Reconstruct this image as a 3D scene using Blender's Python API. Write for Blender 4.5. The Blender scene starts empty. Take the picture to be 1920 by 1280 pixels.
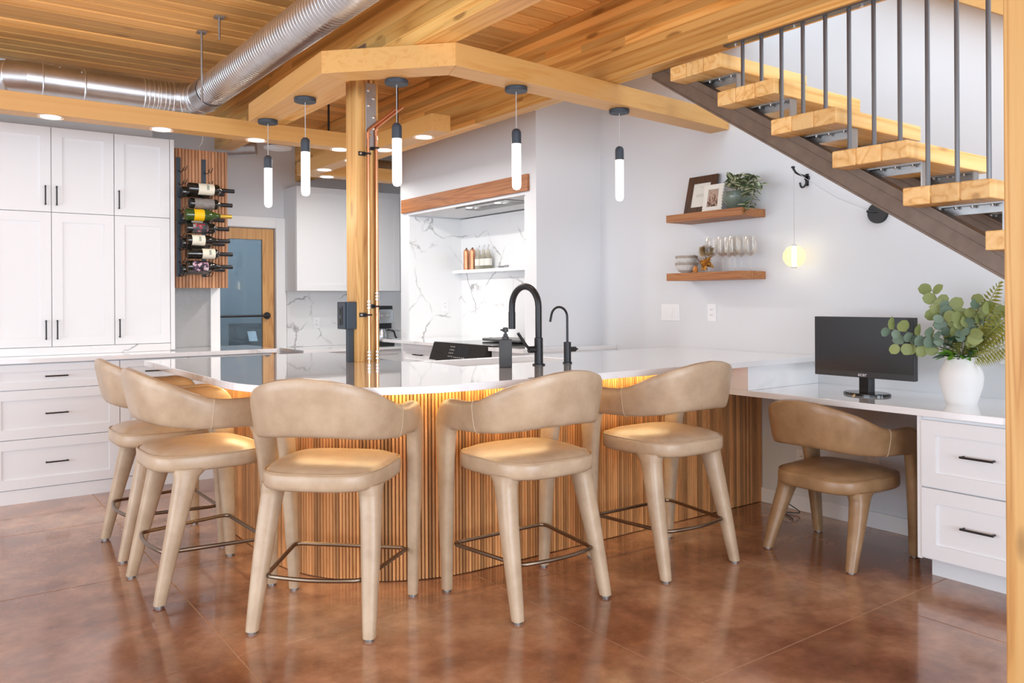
import bpy, bmesh, math, random
from mathutils import Vector, Matrix, noise as mnoise
R = math.radians
rnd = random.Random(7)
S = bpy.context.scene
C = S.collection

# ------------------------------------------------------------------ camera
H = 1.243
cam = bpy.data.objects.new('camera', bpy.data.cameras.new('camera'))
C.objects.link(cam)
cam.data.sensor_fit = 'HORIZONTAL'; cam.data.sensor_width = 36.0
cam.data.lens = 1515.0 / 1920.0 * 36.0
cam.data.shift_y = (561.0 - 640.0) / 1920.0
cam.data.clip_start = 0.05
YAW = R(36.2)
cam.matrix_world = (Matrix.Translation((0, 0, H)) @ Matrix.Rotation(-YAW, 4, 'Z')
                    @ Matrix.Rotation(R(90), 4, 'X') @ Matrix.Rotation(R(-0.32), 4, 'Z'))
S.camera = cam

# ------------------------------------------------------------------ world, exposure, large lights
W = bpy.data.worlds.new('daylight'); S.world = W; W.use_nodes = True
bg = W.node_tree.nodes['Background']
bg.inputs[0].default_value = (0.81, 0.935, 1.08, 1); bg.inputs[1].default_value = 1.78
S.view_settings.view_transform = 'Standard'; S.view_settings.look = 'None'
S.view_settings.gamma = 1.0; S.view_settings.use_curve_mapping = False
S.view_settings.exposure = 0.38
try:
    S.cycles.use_denoising = True
    S.cycles.max_bounces = 10; S.cycles.diffuse_bounces = 6; S.cycles.glossy_bounces = 5
    S.cycles.transmission_bounces = 8; S.cycles.transparent_max_bounces = 12
    S.cycles.sample_clamp_indirect = 6.0
    S.cycles.caustics_reflective = False; S.cycles.caustics_refractive = False
except Exception:
    pass

def area(name, loc, rot, sx, sy, power, col=(1, 1, 1), shape='RECTANGLE'):
    l = bpy.data.lights.new(name, 'AREA'); l.shape = shape; l.size = sx
    if shape in ('RECTANGLE', 'ELLIPSE'): l.size_y = sy
    l.energy = power; l.color = col
    o = bpy.data.objects.new(name, l); C.objects.link(o); o.location = loc; o.rotation_euler = rot
    return o
# added fill behind the camera, window light at the room's left, and the window high in the stairwell
area('ceiling_fill_rear', (0.6, -3.2, 1.5), (R(120), 0, 0), 4.6, 2.4, 185, (0.85, 0.95, 1.08))  # added rear lamp, tilted up to brighten the ceiling
area('window_light_left', (-3.6, 2.6, 1.05), (R(92), 0, R(-90)), 4.6, 1.7, 75, (0.85, 0.95, 1.08))
area('window_light_stairwell', (3.6, -0.9, 4.3), (R(60), 0, 0), 1.0, 1.2, 28, (1.0, 1.0, 1.0))

# ------------------------------------------------------------------ materials
MATS = {}
def newmat(name):
    m = bpy.data.materials.new(name); m.use_nodes = True
    nt = m.node_tree; b = nt.nodes['Principled BSDF']
    MATS[name] = m
    return m, nt, b
def nd(nt, typ, **kw):
    n = nt.nodes.new(typ)
    for k, v in kw.items():
        if k.startswith('i_'):
            k2 = k[2:]; k2 = int(k2) if k2.isdigit() else k2.replace('_', ' ')
            n.inputs[k2].default_value = v
        else: setattr(n, k, v)
    return n
def lk(nt, a, b): nt.links.new(a, b)
def ramp(nt, fac, stops, interp='LINEAR'):
    r = nt.nodes.new('ShaderNodeValToRGB'); r.color_ramp.interpolation = interp
    e = r.color_ramp.elements
    while len(e) < len(stops): e.new(0.5)
    for i, (p, c) in enumerate(stops):
        e[i].position = p; e[i].color = (c[0], c[1], c[2], 1) if not isinstance(c, (int, float)) else (c, c, c, 1)
    lk(nt, fac, r.inputs[0]); return r
def mix(nt, fac, a, b, mode='MIX'):
    m = nt.nodes.new('ShaderNodeMix'); m.data_type = 'RGBA'; m.blend_type = mode
    for sock, v in ((m.inputs[0], fac), (m.inputs[6], a), (m.inputs[7], b)):
        if isinstance(v, (int, float)): sock.default_value = v
        elif isinstance(v, tuple): sock.default_value = (v[0], v[1], v[2], 1)
        else: lk(nt, v, sock)
    return m.outputs[2]
def math_n(nt, op, a, b=None):
    m = nt.nodes.new('ShaderNodeMath'); m.operation = op
    for i, v in enumerate((a, b)):
        if v is None: continue
        if isinstance(v, (int, float)): m.inputs[i].default_value = v
        else: lk(nt, v, m.inputs[i])
    return m.outputs[0]

def plain(name, col, rough=0.5, metal=0.0, spec=None, bump=0.0, bscale=80, var=0.0, **kw):
    m, nt, b = newmat(name)
    b.inputs['Base Color'].default_value = (*col, 1)
    b.inputs['Roughness'].default_value = rough; b.inputs['Metallic'].default_value = metal
    if spec is not None: b.inputs['Specular IOR Level'].default_value = spec
    for k, v in kw.items():
        b.inputs[k.replace('_', ' ')].default_value = v
    tc = nd(nt, 'ShaderNodeTexCoord')
    if var or bump:
        n = nd(nt, 'ShaderNodeTexNoise', i_Scale=bscale, i_Detail=4.0); lk(nt, tc.outputs['Object'], n.inputs['Vector'])
        if var:
            c = mix(nt, n.outputs['Fac'], tuple(x * (1 - var) for x in col), tuple(min(1, x * (1 + var)) for x in col))
            lk(nt, c, b.inputs['Base Color'])
        if bump:
            bp = nd(nt, 'ShaderNodeBump', i_Strength=bump, i_Distance=0.01); lk(nt, n.outputs['Fac'], bp.inputs['Height'])
            lk(nt, bp.outputs[0], b.inputs['Normal'])
    return m

def emit(name, col, strength):
    m, nt, b = newmat(name)
    b.inputs['Base Color'].default_value = (*col, 1)
    b.inputs['Emission Color'].default_value = (*col, 1); b.inputs['Emission Strength'].default_value = strength
    return m

def wood(name, light, mid, dark, axis='X', along=0.9, across=14.0, rough=0.5, lam=None, lamaxis='Z',
         knots=0.35, rndvar=0.35, contrast=1.0, ring=1.0):
    """procedural timber: grain runs along AXIS; LAM = lamination thickness for glued beams"""
    m, nt, b = newmat(name)
    tc = nd(nt, 'ShaderNodeTexCoord'); oi = nd(nt, 'ShaderNodeObjectInfo')
    sep = nd(nt, 'ShaderNodeSeparateXYZ'); lk(nt, tc.outputs['Object'], sep.inputs[0])
    off = math_n(nt, 'MULTIPLY', oi.outputs['Random'], 37.0)
    if lam:
        k = math_n(nt, 'FLOOR', math_n(nt, 'DIVIDE', sep.outputs[lamaxis], lam))
        wn0 = nd(nt, 'ShaderNodeTexWhiteNoise', noise_dimensions='1D'); lk(nt, math_n(nt, 'ADD', k, off), wn0.inputs['W'])
        seg = math_n(nt, 'FLOOR', math_n(nt, 'ADD', math_n(nt, 'DIVIDE', sep.outputs[axis], 2.1), math_n(nt, 'MULTIPLY', wn0.outputs['Value'], 5.0)))
        wn = nd(nt, 'ShaderNodeTexWhiteNoise', noise_dimensions='2D')
        cv = nd(nt, 'ShaderNodeCombineXYZ'); lk(nt, k, cv.inputs[0]); lk(nt, seg, cv.inputs[1]); lk(nt, cv.outputs[0], wn.inputs['Vector'])
        rv = wn.outputs['Value']
    else:
        rv = oi.outputs['Random']
    off2 = math_n(nt, 'ADD', off, math_n(nt, 'MULTIPLY', rv, 23.0))
    cmb = nd(nt, 'ShaderNodeCombineXYZ')
    for i, ax in enumerate('XYZ'):
        s = along if ax == axis else across
        v = math_n(nt, 'MULTIPLY', sep.outputs[ax], s)
        lk(nt, math_n(nt, 'ADD', v, off2) if ax != axis else math_n(nt, 'ADD', v, math_n(nt, 'MULTIPLY', off2, 1.7)), cmb.inputs[i])
    n1 = nd(nt, 'ShaderNodeTexNoise', i_Scale=0.55, i_Detail=2.0, i_Distortion=0.6); lk(nt, cmb.outputs[0], n1.inputs['Vector'])
    n2 = nd(nt, 'ShaderNodeTexNoise', i_Scale=5.0, i_Detail=3.0, i_Roughness=0.6); lk(nt, cmb.outputs[0], n2.inputs['Vector'])
    rings = math_n(nt, 'ABSOLUTE', math_n(nt, 'SINE', math_n(nt, 'MULTIPLY', n1.outputs['Fac'], 30.0 * ring)))
    g = math_n(nt, 'ADD', math_n(nt, 'MULTIPLY', rings, 0.55), math_n(nt, 'MULTIPLY', n2.outputs['Fac'], 0.6))
    r = ramp(nt, g, [(0.12, dark), (0.48, mid), (0.9, light)])
    col = r.outputs[0]
    if contrast != 1.0: col = mix(nt, contrast, mid, col)
    tone = ramp(nt, rv, [(0.0, tuple(1 - rndvar for _ in range(3))), (1.0, (1 + rndvar * 0.55,) * 3)])
    col = mix(nt, 1.0, col, tone.outputs[0], 'MULTIPLY')
    if knots > 0:
        cm2 = nd(nt, 'ShaderNodeCombineXYZ')
        for i, ax in enumerate('XYZ'):
            s = 2.2 if ax == axis else 7.0
            lk(nt, math_n(nt, 'ADD', math_n(nt, 'MULTIPLY', sep.outputs[ax], s), off2), cm2.inputs[i])
        vo = nd(nt, 'ShaderNodeTexVoronoi', i_Scale=0.9); lk(nt, cm2.outputs[0], vo.inputs['Vector'])
        kn = ramp(nt, vo.outputs['Distance'], [(0.0, knots), (0.07, knots), (0.13, 0.0)])
        col = mix(nt, kn.outputs[0], col, tuple(x * 0.42 for x in dark))
    lk(nt, col, b.inputs['Base Color'])
    b.inputs['Roughness'].default_value = rough
    bp = nd(nt, 'ShaderNodeBump', i_Strength=0.12, i_Distance=0.004); lk(nt, n2.outputs['Fac'], bp.inputs['Height']); lk(nt, bp.outputs[0], b.inputs['Normal'])
    return m

def marble(name, rough=0.12, base=(0.86, 0.86, 0.86), scale=1.0, amount=0.8, coat=0.0):
    m, nt, b = newmat(name)
    tc = nd(nt, 'ShaderNodeTexCoord')
    mp = nd(nt, 'ShaderNodeMapping'); mp.inputs['Scale'].default_value = (scale,) * 3; mp.inputs['Rotation'].default_value = (0.4, 0.5, 0.9)
    lk(nt, tc.outputs['Object'], mp.inputs[0])
    d = nd(nt, 'ShaderNodeTexNoise', i_Scale=1.3, i_Detail=5.0, i_Roughness=0.6); lk(nt, mp.outputs[0], d.inputs['Vector'])
    vadd = nd(nt, 'ShaderNodeVectorMath', operation='MULTIPLY_ADD'); lk(nt, d.outputs['Color'], vadd.inputs[0])
    vadd.inputs[1].default_value = (0.5, 0.5, 0.5); lk(nt, mp.outputs[0], vadd.inputs[2])
    v = nd(nt, 'ShaderNodeTexVoronoi', feature='DISTANCE_TO_EDGE', i_Scale=1.05); lk(nt, vadd.outputs[0], v.inputs['Vector'])
    vein = ramp(nt, v.outputs['Distance'], [(0.0, 1.0), (0.006, 0.8), (0.017, 0.0)])
    mk = nd(nt, 'ShaderNodeTexNoise', i_Scale=1.7, i_Detail=3.0); lk(nt, mp.outputs[0], mk.inputs['Vector'])
    mr = ramp(nt, mk.outputs['Fac'], [(0.46, 0.0), (0.60, 1.0)])
    f = math_n(nt, 'MULTIPLY', math_n(nt, 'MULTIPLY', vein.outputs[0], mr.outputs[0]), amount)
    cl = nd(nt, 'ShaderNodeTexNoise', i_Scale=3.0, i_Detail=3.0); lk(nt, mp.outputs[0], cl.inputs['Vector'])
    c0 = mix(nt, math_n(nt, 'MULTIPLY', cl.outputs['Fac'], 0.25), base, tuple(x * 0.85 for x in base))
    c = mix(nt, f, c0, (0.30, 0.29, 0.28))
    lk(nt, c, b.inputs['Base Color']); b.inputs['Roughness'].default_value = rough
    if coat: b.inputs['Coat Weight'].default_value = coat; b.inputs['Coat Roughness'].default_value = 0.03
    return m

def concrete(name):
    m, nt, b = newmat(name)
    tc = nd(nt, 'ShaderNodeTexCoord')
    a = nd(nt, 'ShaderNodeTexNoise', i_Scale=1.1, i_Detail=6.0, i_Roughness=0.6, i_Distortion=0.25); lk(nt, tc.outputs['Object'], a.inputs['Vector'])
    d = nd(nt, 'ShaderNodeTexNoise', i_Scale=5.0, i_Detail=9.0, i_Roughness=0.68, i_Distortion=0.1); lk(nt, tc.outputs['Object'], d.inputs['Vector'])
    r = ramp(nt, a.outputs['Fac'], [(0.30, (0.135, 0.050, 0.027)), (0.44, (0.275, 0.120, 0.066)), (0.56, (0.43, 0.23, 0.135)), (0.72, (0.60, 0.40, 0.25))])
    r2 = ramp(nt, d.outputs['Fac'], [(0.36, (0.62, 0.6, 0.58)), (0.52, (1, 1, 1)), (0.66, (1.35, 1.4, 1.4))])
    c = mix(nt, 0.75, r.outputs[0], mix(nt, 1.0, r.outputs[0], r2.outputs[0], 'MULTIPLY'))
    lk(nt, c, b.inputs['Base Color'])
    rr = ramp(nt, d.outputs['Fac'], [(0.35, 0.13), (0.65, 0.22)]); lk(nt, rr.outputs[0], b.inputs['Roughness'])
    b.inputs['Specular IOR Level'].default_value = 0.7
    b.inputs['Coat Weight'].default_value = 0.45; b.inputs['Coat Roughness'].default_value = 0.07
    return m

def leather(name, c1, c2, c3, rough=0.38):
    m, nt, b = newmat(name)
    tc = nd(nt, 'ShaderNodeTexCoord'); oi = nd(nt, 'ShaderNodeObjectInfo')
    vm = nd(nt, 'ShaderNodeVectorMath', operation='ADD'); lk(nt, tc.outputs['Object'], vm.inputs[0])
    cb = nd(nt, 'ShaderNodeCombineXYZ'); lk(nt, math_n(nt, 'MULTIPLY', oi.outputs['Random'], 20.0), cb.inputs[0]); lk(nt, cb.outputs[0], vm.inputs[1])
    a = nd(nt, 'ShaderNodeTexNoise', i_Scale=9.0, i_Detail=6.0, i_Roughness=0.6); lk(nt, vm.outputs[0], a.inputs['Vector'])
    r = ramp(nt, a.outputs['Fac'], [(0.3, c1), (0.5, c2), (0.72, c3)])
    lk(nt, r.outputs[0], b.inputs['Base Color']); b.inputs['Roughness'].default_value = rough
    v = nd(nt, 'ShaderNodeTexVoronoi', i_Scale=420.0); lk(nt, vm.outputs[0], v.inputs['Vector'])
    bp = nd(nt, 'ShaderNodeBump', i_Strength=0.10, i_Distance=0.001); lk(nt, v.outputs['Distance'], bp.inputs['Height']); lk(nt, bp.outputs[0], b.inputs['Normal'])
    return m

M_wall = plain('wall_paint', (0.69, 0.70, 0.715), 0.75, bump=0.03, bscale=220)
M_wallw = plain('wall_paint_white', (0.80, 0.80, 0.80), 0.7)
M_cab = plain('cabinet_paint', (0.77, 0.775, 0.78), 0.45, bump=0.01, bscale=300)
M_trim = plain('trim_paint', (0.83, 0.83, 0.83), 0.45)
M_gap = plain('joint_dark', (0.10, 0.09, 0.08), 0.9)
M_joint = plain('floor_joint', (0.62, 0.44, 0.31), 0.8)  # lighter tan paints in the sheen of reflecting saw-cut edges
M_floor = concrete('stained_concrete')
M_quartz = marble('quartz_polished', 0.07, (0.84, 0.84, 0.845), 0.9, 0.5, coat=1.0)
M_splash = marble('quartz_splash', 0.2, (0.80, 0.80, 0.80), 1.9, 0.85)
M_plank = wood('ceiling_plank_wood', (0.88, 0.50, 0.165), (0.80, 0.41, 0.115), (0.62, 0.28, 0.07), 'X', 0.45, 10, 0.55, knots=0.75, rndvar=0.34, ring=0.7, contrast=0.8)
M_beam = wood('glulam_beam_wood', (0.89, 0.53, 0.17), (0.80, 0.405, 0.10), (0.56, 0.235, 0.05), 'Y', 0.5, 13, 0.45, lam=0.043, knots=0.7, rndvar=0.36, ring=0.8)
M_boxX = wood('box_beam_wood_x', (0.70, 0.40, 0.135), (0.65, 0.345, 0.10), (0.56, 0.27, 0.07), 'X', 0.06, 40, 0.42, knots=0.0, rndvar=0.08, ring=0.3, contrast=0.7)
M_boxY = wood('box_beam_wood_y', (0.70, 0.40, 0.135), (0.65, 0.345, 0.10), (0.56, 0.27, 0.07), 'Y', 0.06, 40, 0.42, knots=0.0, rndvar=0.08, ring=0.3, contrast=0.7)
M_post = wood('post_wood', (0.66, 0.40, 0.145), (0.58, 0.31, 0.095), (0.42, 0.19, 0.05), 'Z', 0.8, 14, 0.5, knots=0.5, rndvar=0.1)
M_tread = wood('tread_wood', (0.86, 0.57, 0.24), (0.79, 0.46, 0.155), (0.58, 0.29, 0.08), 'X', 0.9, 13, 0.45, knots=0.5, rndvar=0.16, ring=0.55)
M_slat = wood('slat_wood', (0.70, 0.36, 0.14), (0.59, 0.275, 0.095), (0.43, 0.175, 0.055), 'Z', 2.5, 9, 0.5, knots=0.0, rndvar=0.42, contrast=0.6, ring=0.4)
M_slat2 = wood('panel_slat_wood', (0.60, 0.31, 0.16), (0.50, 0.235, 0.11), (0.36, 0.15, 0.065), 'Z', 2.5, 9, 0.5, knots=0.0, rndvar=0.3, contrast=0.6, ring=0.4)
M_shelf = wood('shelf_wood', (0.42, 0.175, 0.058), (0.34, 0.125, 0.038), (0.22, 0.072, 0.02), 'Y', 1.2, 26, 0.5, knots=0.0, rndvar=0.1)
M_door = wood('door_wood', (0.66, 0.36, 0.13), (0.57, 0.28, 0.09), (0.42, 0.18, 0.05), 'Z', 0.7, 20, 0.45, knots=0.0, rndvar=0.1)
M_frame = wood('dark_frame_wood', (0.10, 0.045, 0.022), (0.06, 0.026, 0.014), (0.025, 0.012, 0.007), 'Z', 2, 40, 0.45, knots=0.0, rndvar=0.1)
M_taupe = leather('taupe_leather', (0.41, 0.29, 0.185), (0.475, 0.345, 0.225), (0.55, 0.415, 0.28), 0.33)
M_tan = leather('tan_leather', (0.26, 0.15, 0.07), (0.33, 0.195, 0.095), (0.41, 0.255, 0.13), 0.33)
M_thread = plain('stitch_thread', (0.62, 0.50, 0.36), 0.7)
M_bronze = plain('bronze_tube', (0.22, 0.16, 0.115), 0.3, 1.0)
M_black = plain('matt_black_metal', (0.018, 0.018, 0.02), 0.38, 0.3)
M_blackp = plain('black_plastic', (0.012, 0.012, 0.013), 0.35)
M_slate = plain('slate_metal', (0.042, 0.055, 0.072), 0.5, 0.2)
M_steel = plain('raw_steel', (0.38, 0.37, 0.36), 0.42, 1.0, var=0.25, bscale=14)
M_rod = plain('dark_steel_rod', (0.16, 0.16, 0.165), 0.38, 0.9)
M_browns = plain('brown_steel_channel', (0.17, 0.122, 0.09), 0.48, 0.25, var=0.3, bscale=18)
M_galv = plain('galvanised_sheet', (0.56, 0.555, 0.56), 0.36, 1.0, var=0.22, bscale=9, bump=0.05)
M_rib = plain('galvanised_seam', (0.78, 0.78, 0.78), 0.3, 1.0)
M_copper = plain('copper_pipe', (0.72, 0.33, 0.18), 0.36, 1.0, var=0.2, bscale=12)
M_glide = plain('leg_glide', (0.25, 0.24, 0.23), 0.4, 0.8)
M_chrome = plain('bright_nickel', (0.75, 0.74, 0.72), 0.18, 1.0)
M_inox = plain('stainless_steel', (0.55, 0.55, 0.55), 0.3, 1.0)
M_darkinox = plain('black_stainless', (0.06, 0.055, 0.05), 0.32, 0.8)
M_white = plain('white_plastic', (0.82, 0.82, 0.82), 0.4)
M_ceram = plain('white_ceramic', (0.78, 0.78, 0.77), 0.55, bump=0.15, bscale=14)
M_speck = plain('speckled_ceramic', (0.60, 0.585, 0.55), 0.45, var=0.35, bscale=60)
M_celadon = plain('celadon_glaze', (0.125, 0.165, 0.135), 0.25, var=0.35, bscale=10)
M_bottle = plain('dark_bottle_glass', (0.006, 0.007, 0.006), 0.06, 0.0, Coat_Weight=0.6)
M_green = plain('green_bottle_glass', (0.035, 0.075, 0.012), 0.06, 0.0, Coat_Weight=0.6)
M_foilb = plain('black_foil', (0.014, 0.014, 0.018), 0.38)
M_foilg = plain('gold_foil', (0.80, 0.55, 0.10), 0.3, 0.7)
M_lcream = plain('cream_label', (0.80, 0.76, 0.62), 0.6)
M_lgrey = plain('grey_label', (0.22, 0.20, 0.19), 0.5, var=0.5, bscale=40)
M_lyel = plain('yellow_label', (0.90, 0.52, 0.0), 0.5)
M_lpat = plain('label_print', (0.33, 0.36, 0.30), 0.6)
M_paper = plain('paper', (0.74, 0.72, 0.65), 0.7)
M_ink = plain('print_ink', (0.40, 0.38, 0.34), 0.8)
M_screen = plain('screen_glass', (0.022, 0.022, 0.023), 0.28)
M_bezel = plain('monitor_bezel', (0.03, 0.03, 0.031), 0.4)
M_cable = plain('grey_cable', (0.45, 0.45, 0.45), 0.5)
M_lampglass, nt_, b_ = newmat('lit_acrylic')
tc_ = nd(nt_, 'ShaderNodeTexCoord'); sp_ = nd(nt_, 'ShaderNodeSeparateXYZ'); lk(nt_, tc_.outputs['Generated'], sp_.inputs[0])
rp_ = ramp(nt_, sp_.outputs['Z'], [(0.0, (0.86, 0.88, 0.92)), (0.55, (1.0, 0.97, 0.92)), (1.0, (1.0, 0.95, 0.84))])
lk(nt_, rp_.outputs[0], b_.inputs['Emission Color']); b_.inputs['Emission Strength'].default_value = 0.74
b_.inputs['Base Color'].default_value = (0.6, 0.6, 0.6, 1); b_.inputs['Roughness'].default_value = 0.3
M_led = emit('warm_led', (1.0, 0.80, 0.43), 64.0)
M_down = emit('downlight_lens', (1.0, 0.98, 0.95), 7.0)
M_tube = emit('lamp_core', (1.0, 0.95, 0.80), 7.5)
M_hoodl = emit('hood_lamp', (1.0, 1.0, 1.0), 6.0)

def glassy(name, col, rough=0.0, weight=1.0, ior=1.45, alpha=1.0):
    m, nt, b = newmat(name)
    b.inputs['Base Color'].default_value = (*col, 1); b.inputs['Roughness'].default_value = rough
    b.inputs['Transmission Weight'].default_value = weight; b.inputs['IOR'].default_value = ior
    b.inputs['Alpha'].default_value = alpha
    return m
def thin_glass(name, tint, gl=0.9):
    m, nt, b = newmat(name); nt.nodes.remove(b); out = nt.nodes['Material Output']
    tr = nd(nt, 'ShaderNodeBsdfTransparent'); tr.inputs[0].default_value = (*tint, 1)
    g = nd(nt, 'ShaderNodeBsdfGlossy'); g.inputs['Roughness'].default_value = 0.06; g.inputs[0].default_value = (1, 0.97, 0.93, 1)
    lw = nd(nt, 'ShaderNodeLayerWeight'); lw.inputs[0].default_value = 0.32
    f = math_n(nt, 'MULTIPLY', lw.outputs['Facing'], gl); mx = nd(nt, 'ShaderNodeMixShader')
    lk(nt, f, mx.inputs[0]); lk(nt, tr.outputs[0], mx.inputs[1]); lk(nt, g.outputs[0], mx.inputs[2]); lk(nt, mx.outputs[0], out.inputs[0]); return m
M_glass = thin_glass('clear_glass', (0.985, 0.98, 0.97), 0.6)
M_pane = glassy('door_glass', (0.30, 0.41, 0.48), 0.02, 0.75, 1.45)
M_globe = glassy('amber_globe_glass', (1.0, 0.86, 0.42), 0.1, 0.0, 1.3, 0.42)
M_bub = glassy('pale_bottle_glass', (0.93, 0.88, 0.70), 0.02, 0.85, 1.2)

def sepia():
    m, nt, b = newmat('sepia_photograph')
    tc = nd(nt, 'ShaderNodeTexCoord'); sp = nd(nt, 'ShaderNodeSeparateXYZ'); lk(nt, tc.outputs['Generated'], sp.inputs[0])
    n = nd(nt, 'ShaderNodeTexNoise', i_Scale=7.0, i_Detail=5.0); lk(nt, tc.outputs['Generated'], n.inputs['Vector'])
    g = math_n(nt, 'ADD', n.outputs['Fac'], math_n(nt, 'MULTIPLY', sp.outputs['Z'], 0.28))
    r = ramp(nt, g, [(0.42, (0.02, 0.012, 0.008)), (0.56, (0.17, 0.08, 0.055)), (0.66, (0.45, 0.30, 0.22)), (0.78, (0.40, 0.31, 0.25))])
    lk(nt, r.outputs[0], b.inputs['Base Color']); b.inputs['Roughness'].default_value = 0.35
    return m
M_sepia = sepia()
def patchy(name, stops, scale):
    m, nt, b = newmat(name)
    tc = nd(nt, 'ShaderNodeTexCoord'); n = nd(nt, 'ShaderNodeTexNoise', i_Scale=scale, i_Detail=2.0); lk(nt, tc.outputs['Object'], n.inputs['Vector'])
    r = ramp(nt, n.outputs['Fac'], stops, 'CONSTANT'); lk(nt, r.outputs[0], b.inputs['Base Color']); b.inputs['Roughness'].default_value = 0.4
    return m
M_lred = patchy('dark_red_label', [(0.0, (0.03, 0.035, 0.04)), (0.45, (0.06, 0.07, 0.08)), (0.55, (0.35, 0.012, 0.03)), (0.62, (0.25, 0.28, 0.28))], 28)
M_lpink = patchy('dark_pink_label', [(0.0, (0.015, 0.012, 0.02)), (0.5, (0.09, 0.05, 0.10)), (0.57, (0.55, 0.30, 0.38)), (0.63, (0.6, 0.55, 0.55))], 34)

def leafmat(name, c1, c2, stripe=None, rough=0.5):
    """stripe: pale bands along the leaf's midrib (leaf is built along X, width Y)"""
    m, nt, b = newmat(name)
    tc = nd(nt, 'ShaderNodeTexCoord'); oi = nd(nt, 'ShaderNodeObjectInfo')
    n = nd(nt, 'ShaderNodeTexNoise', i_Scale=30.0, i_Detail=3.0); lk(nt, tc.outputs['Object'], n.inputs['Vector'])
    f = math_n(nt, 'ADD', math_n(nt, 'MULTIPLY', n.outputs['Fac'], 0.5), math_n(nt, 'MULTIPLY', oi.outputs['Random'], 0.6))
    c = mix(nt, f, c1, c2)
    if stripe:
        sp = nd(nt, 'ShaderNodeSeparateXYZ'); lk(nt, tc.outputs['Generated'], sp.inputs[0])
        d = math_n(nt, 'ABSOLUTE', math_n(nt, 'SUBTRACT', sp.outputs['Y'], 0.5))
        s = ramp(nt, d, [(0.0, 0.15), (0.03, 0.15), (0.06, 0.95), (0.15, 0.85), (0.20, 0.0)])
        c = mix(nt, s.outputs[0], c, stripe)
    lk(nt, c, b.inputs['Base Color']); b.inputs['Roughness'].default_value = rough
    b.inputs['Subsurface Weight'].default_value = 0.0
    return m
M_euc = leafmat('eucalyptus_leaf', (0.20, 0.25, 0.07), (0.32, 0.37, 0.14))
M_eucb = leafmat('eucalyptus_leaf_blue', (0.13, 0.20, 0.14), (0.20, 0.28, 0.20))
M_fern = leafmat('fern_leaf', (0.22, 0.25, 0.03), (0.38, 0.36, 0.08))
M_dkleaf = leafmat('glossy_leaf', (0.05, 0.20, 0.02), (0.20, 0.42, 0.04), None, 0.3)
M_deep = leafmat('deep_leaf', (0.02, 0.06, 0.03), (0.05, 0.10, 0.045), None, 0.4)
M_stripe = leafmat('striped_leaf', (0.035, 0.075, 0.03), (0.08, 0.12, 0.045), (0.62, 0.62, 0.42), 0.4)
M_stem = plain('stem', (0.16, 0.15, 0.06), 0.6)
M_petal = plain('dried_petal', (0.55, 0.25, 0.04), 0.6, var=0.4, bscale=50)
M_fluff = plain('dried_seed_fluff', (0.50, 0.36, 0.18), 0.9, var=0.3, bscale=90)
M_orange = plain('orange_stone', (0.55, 0.20, 0.03), 0.4)

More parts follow.
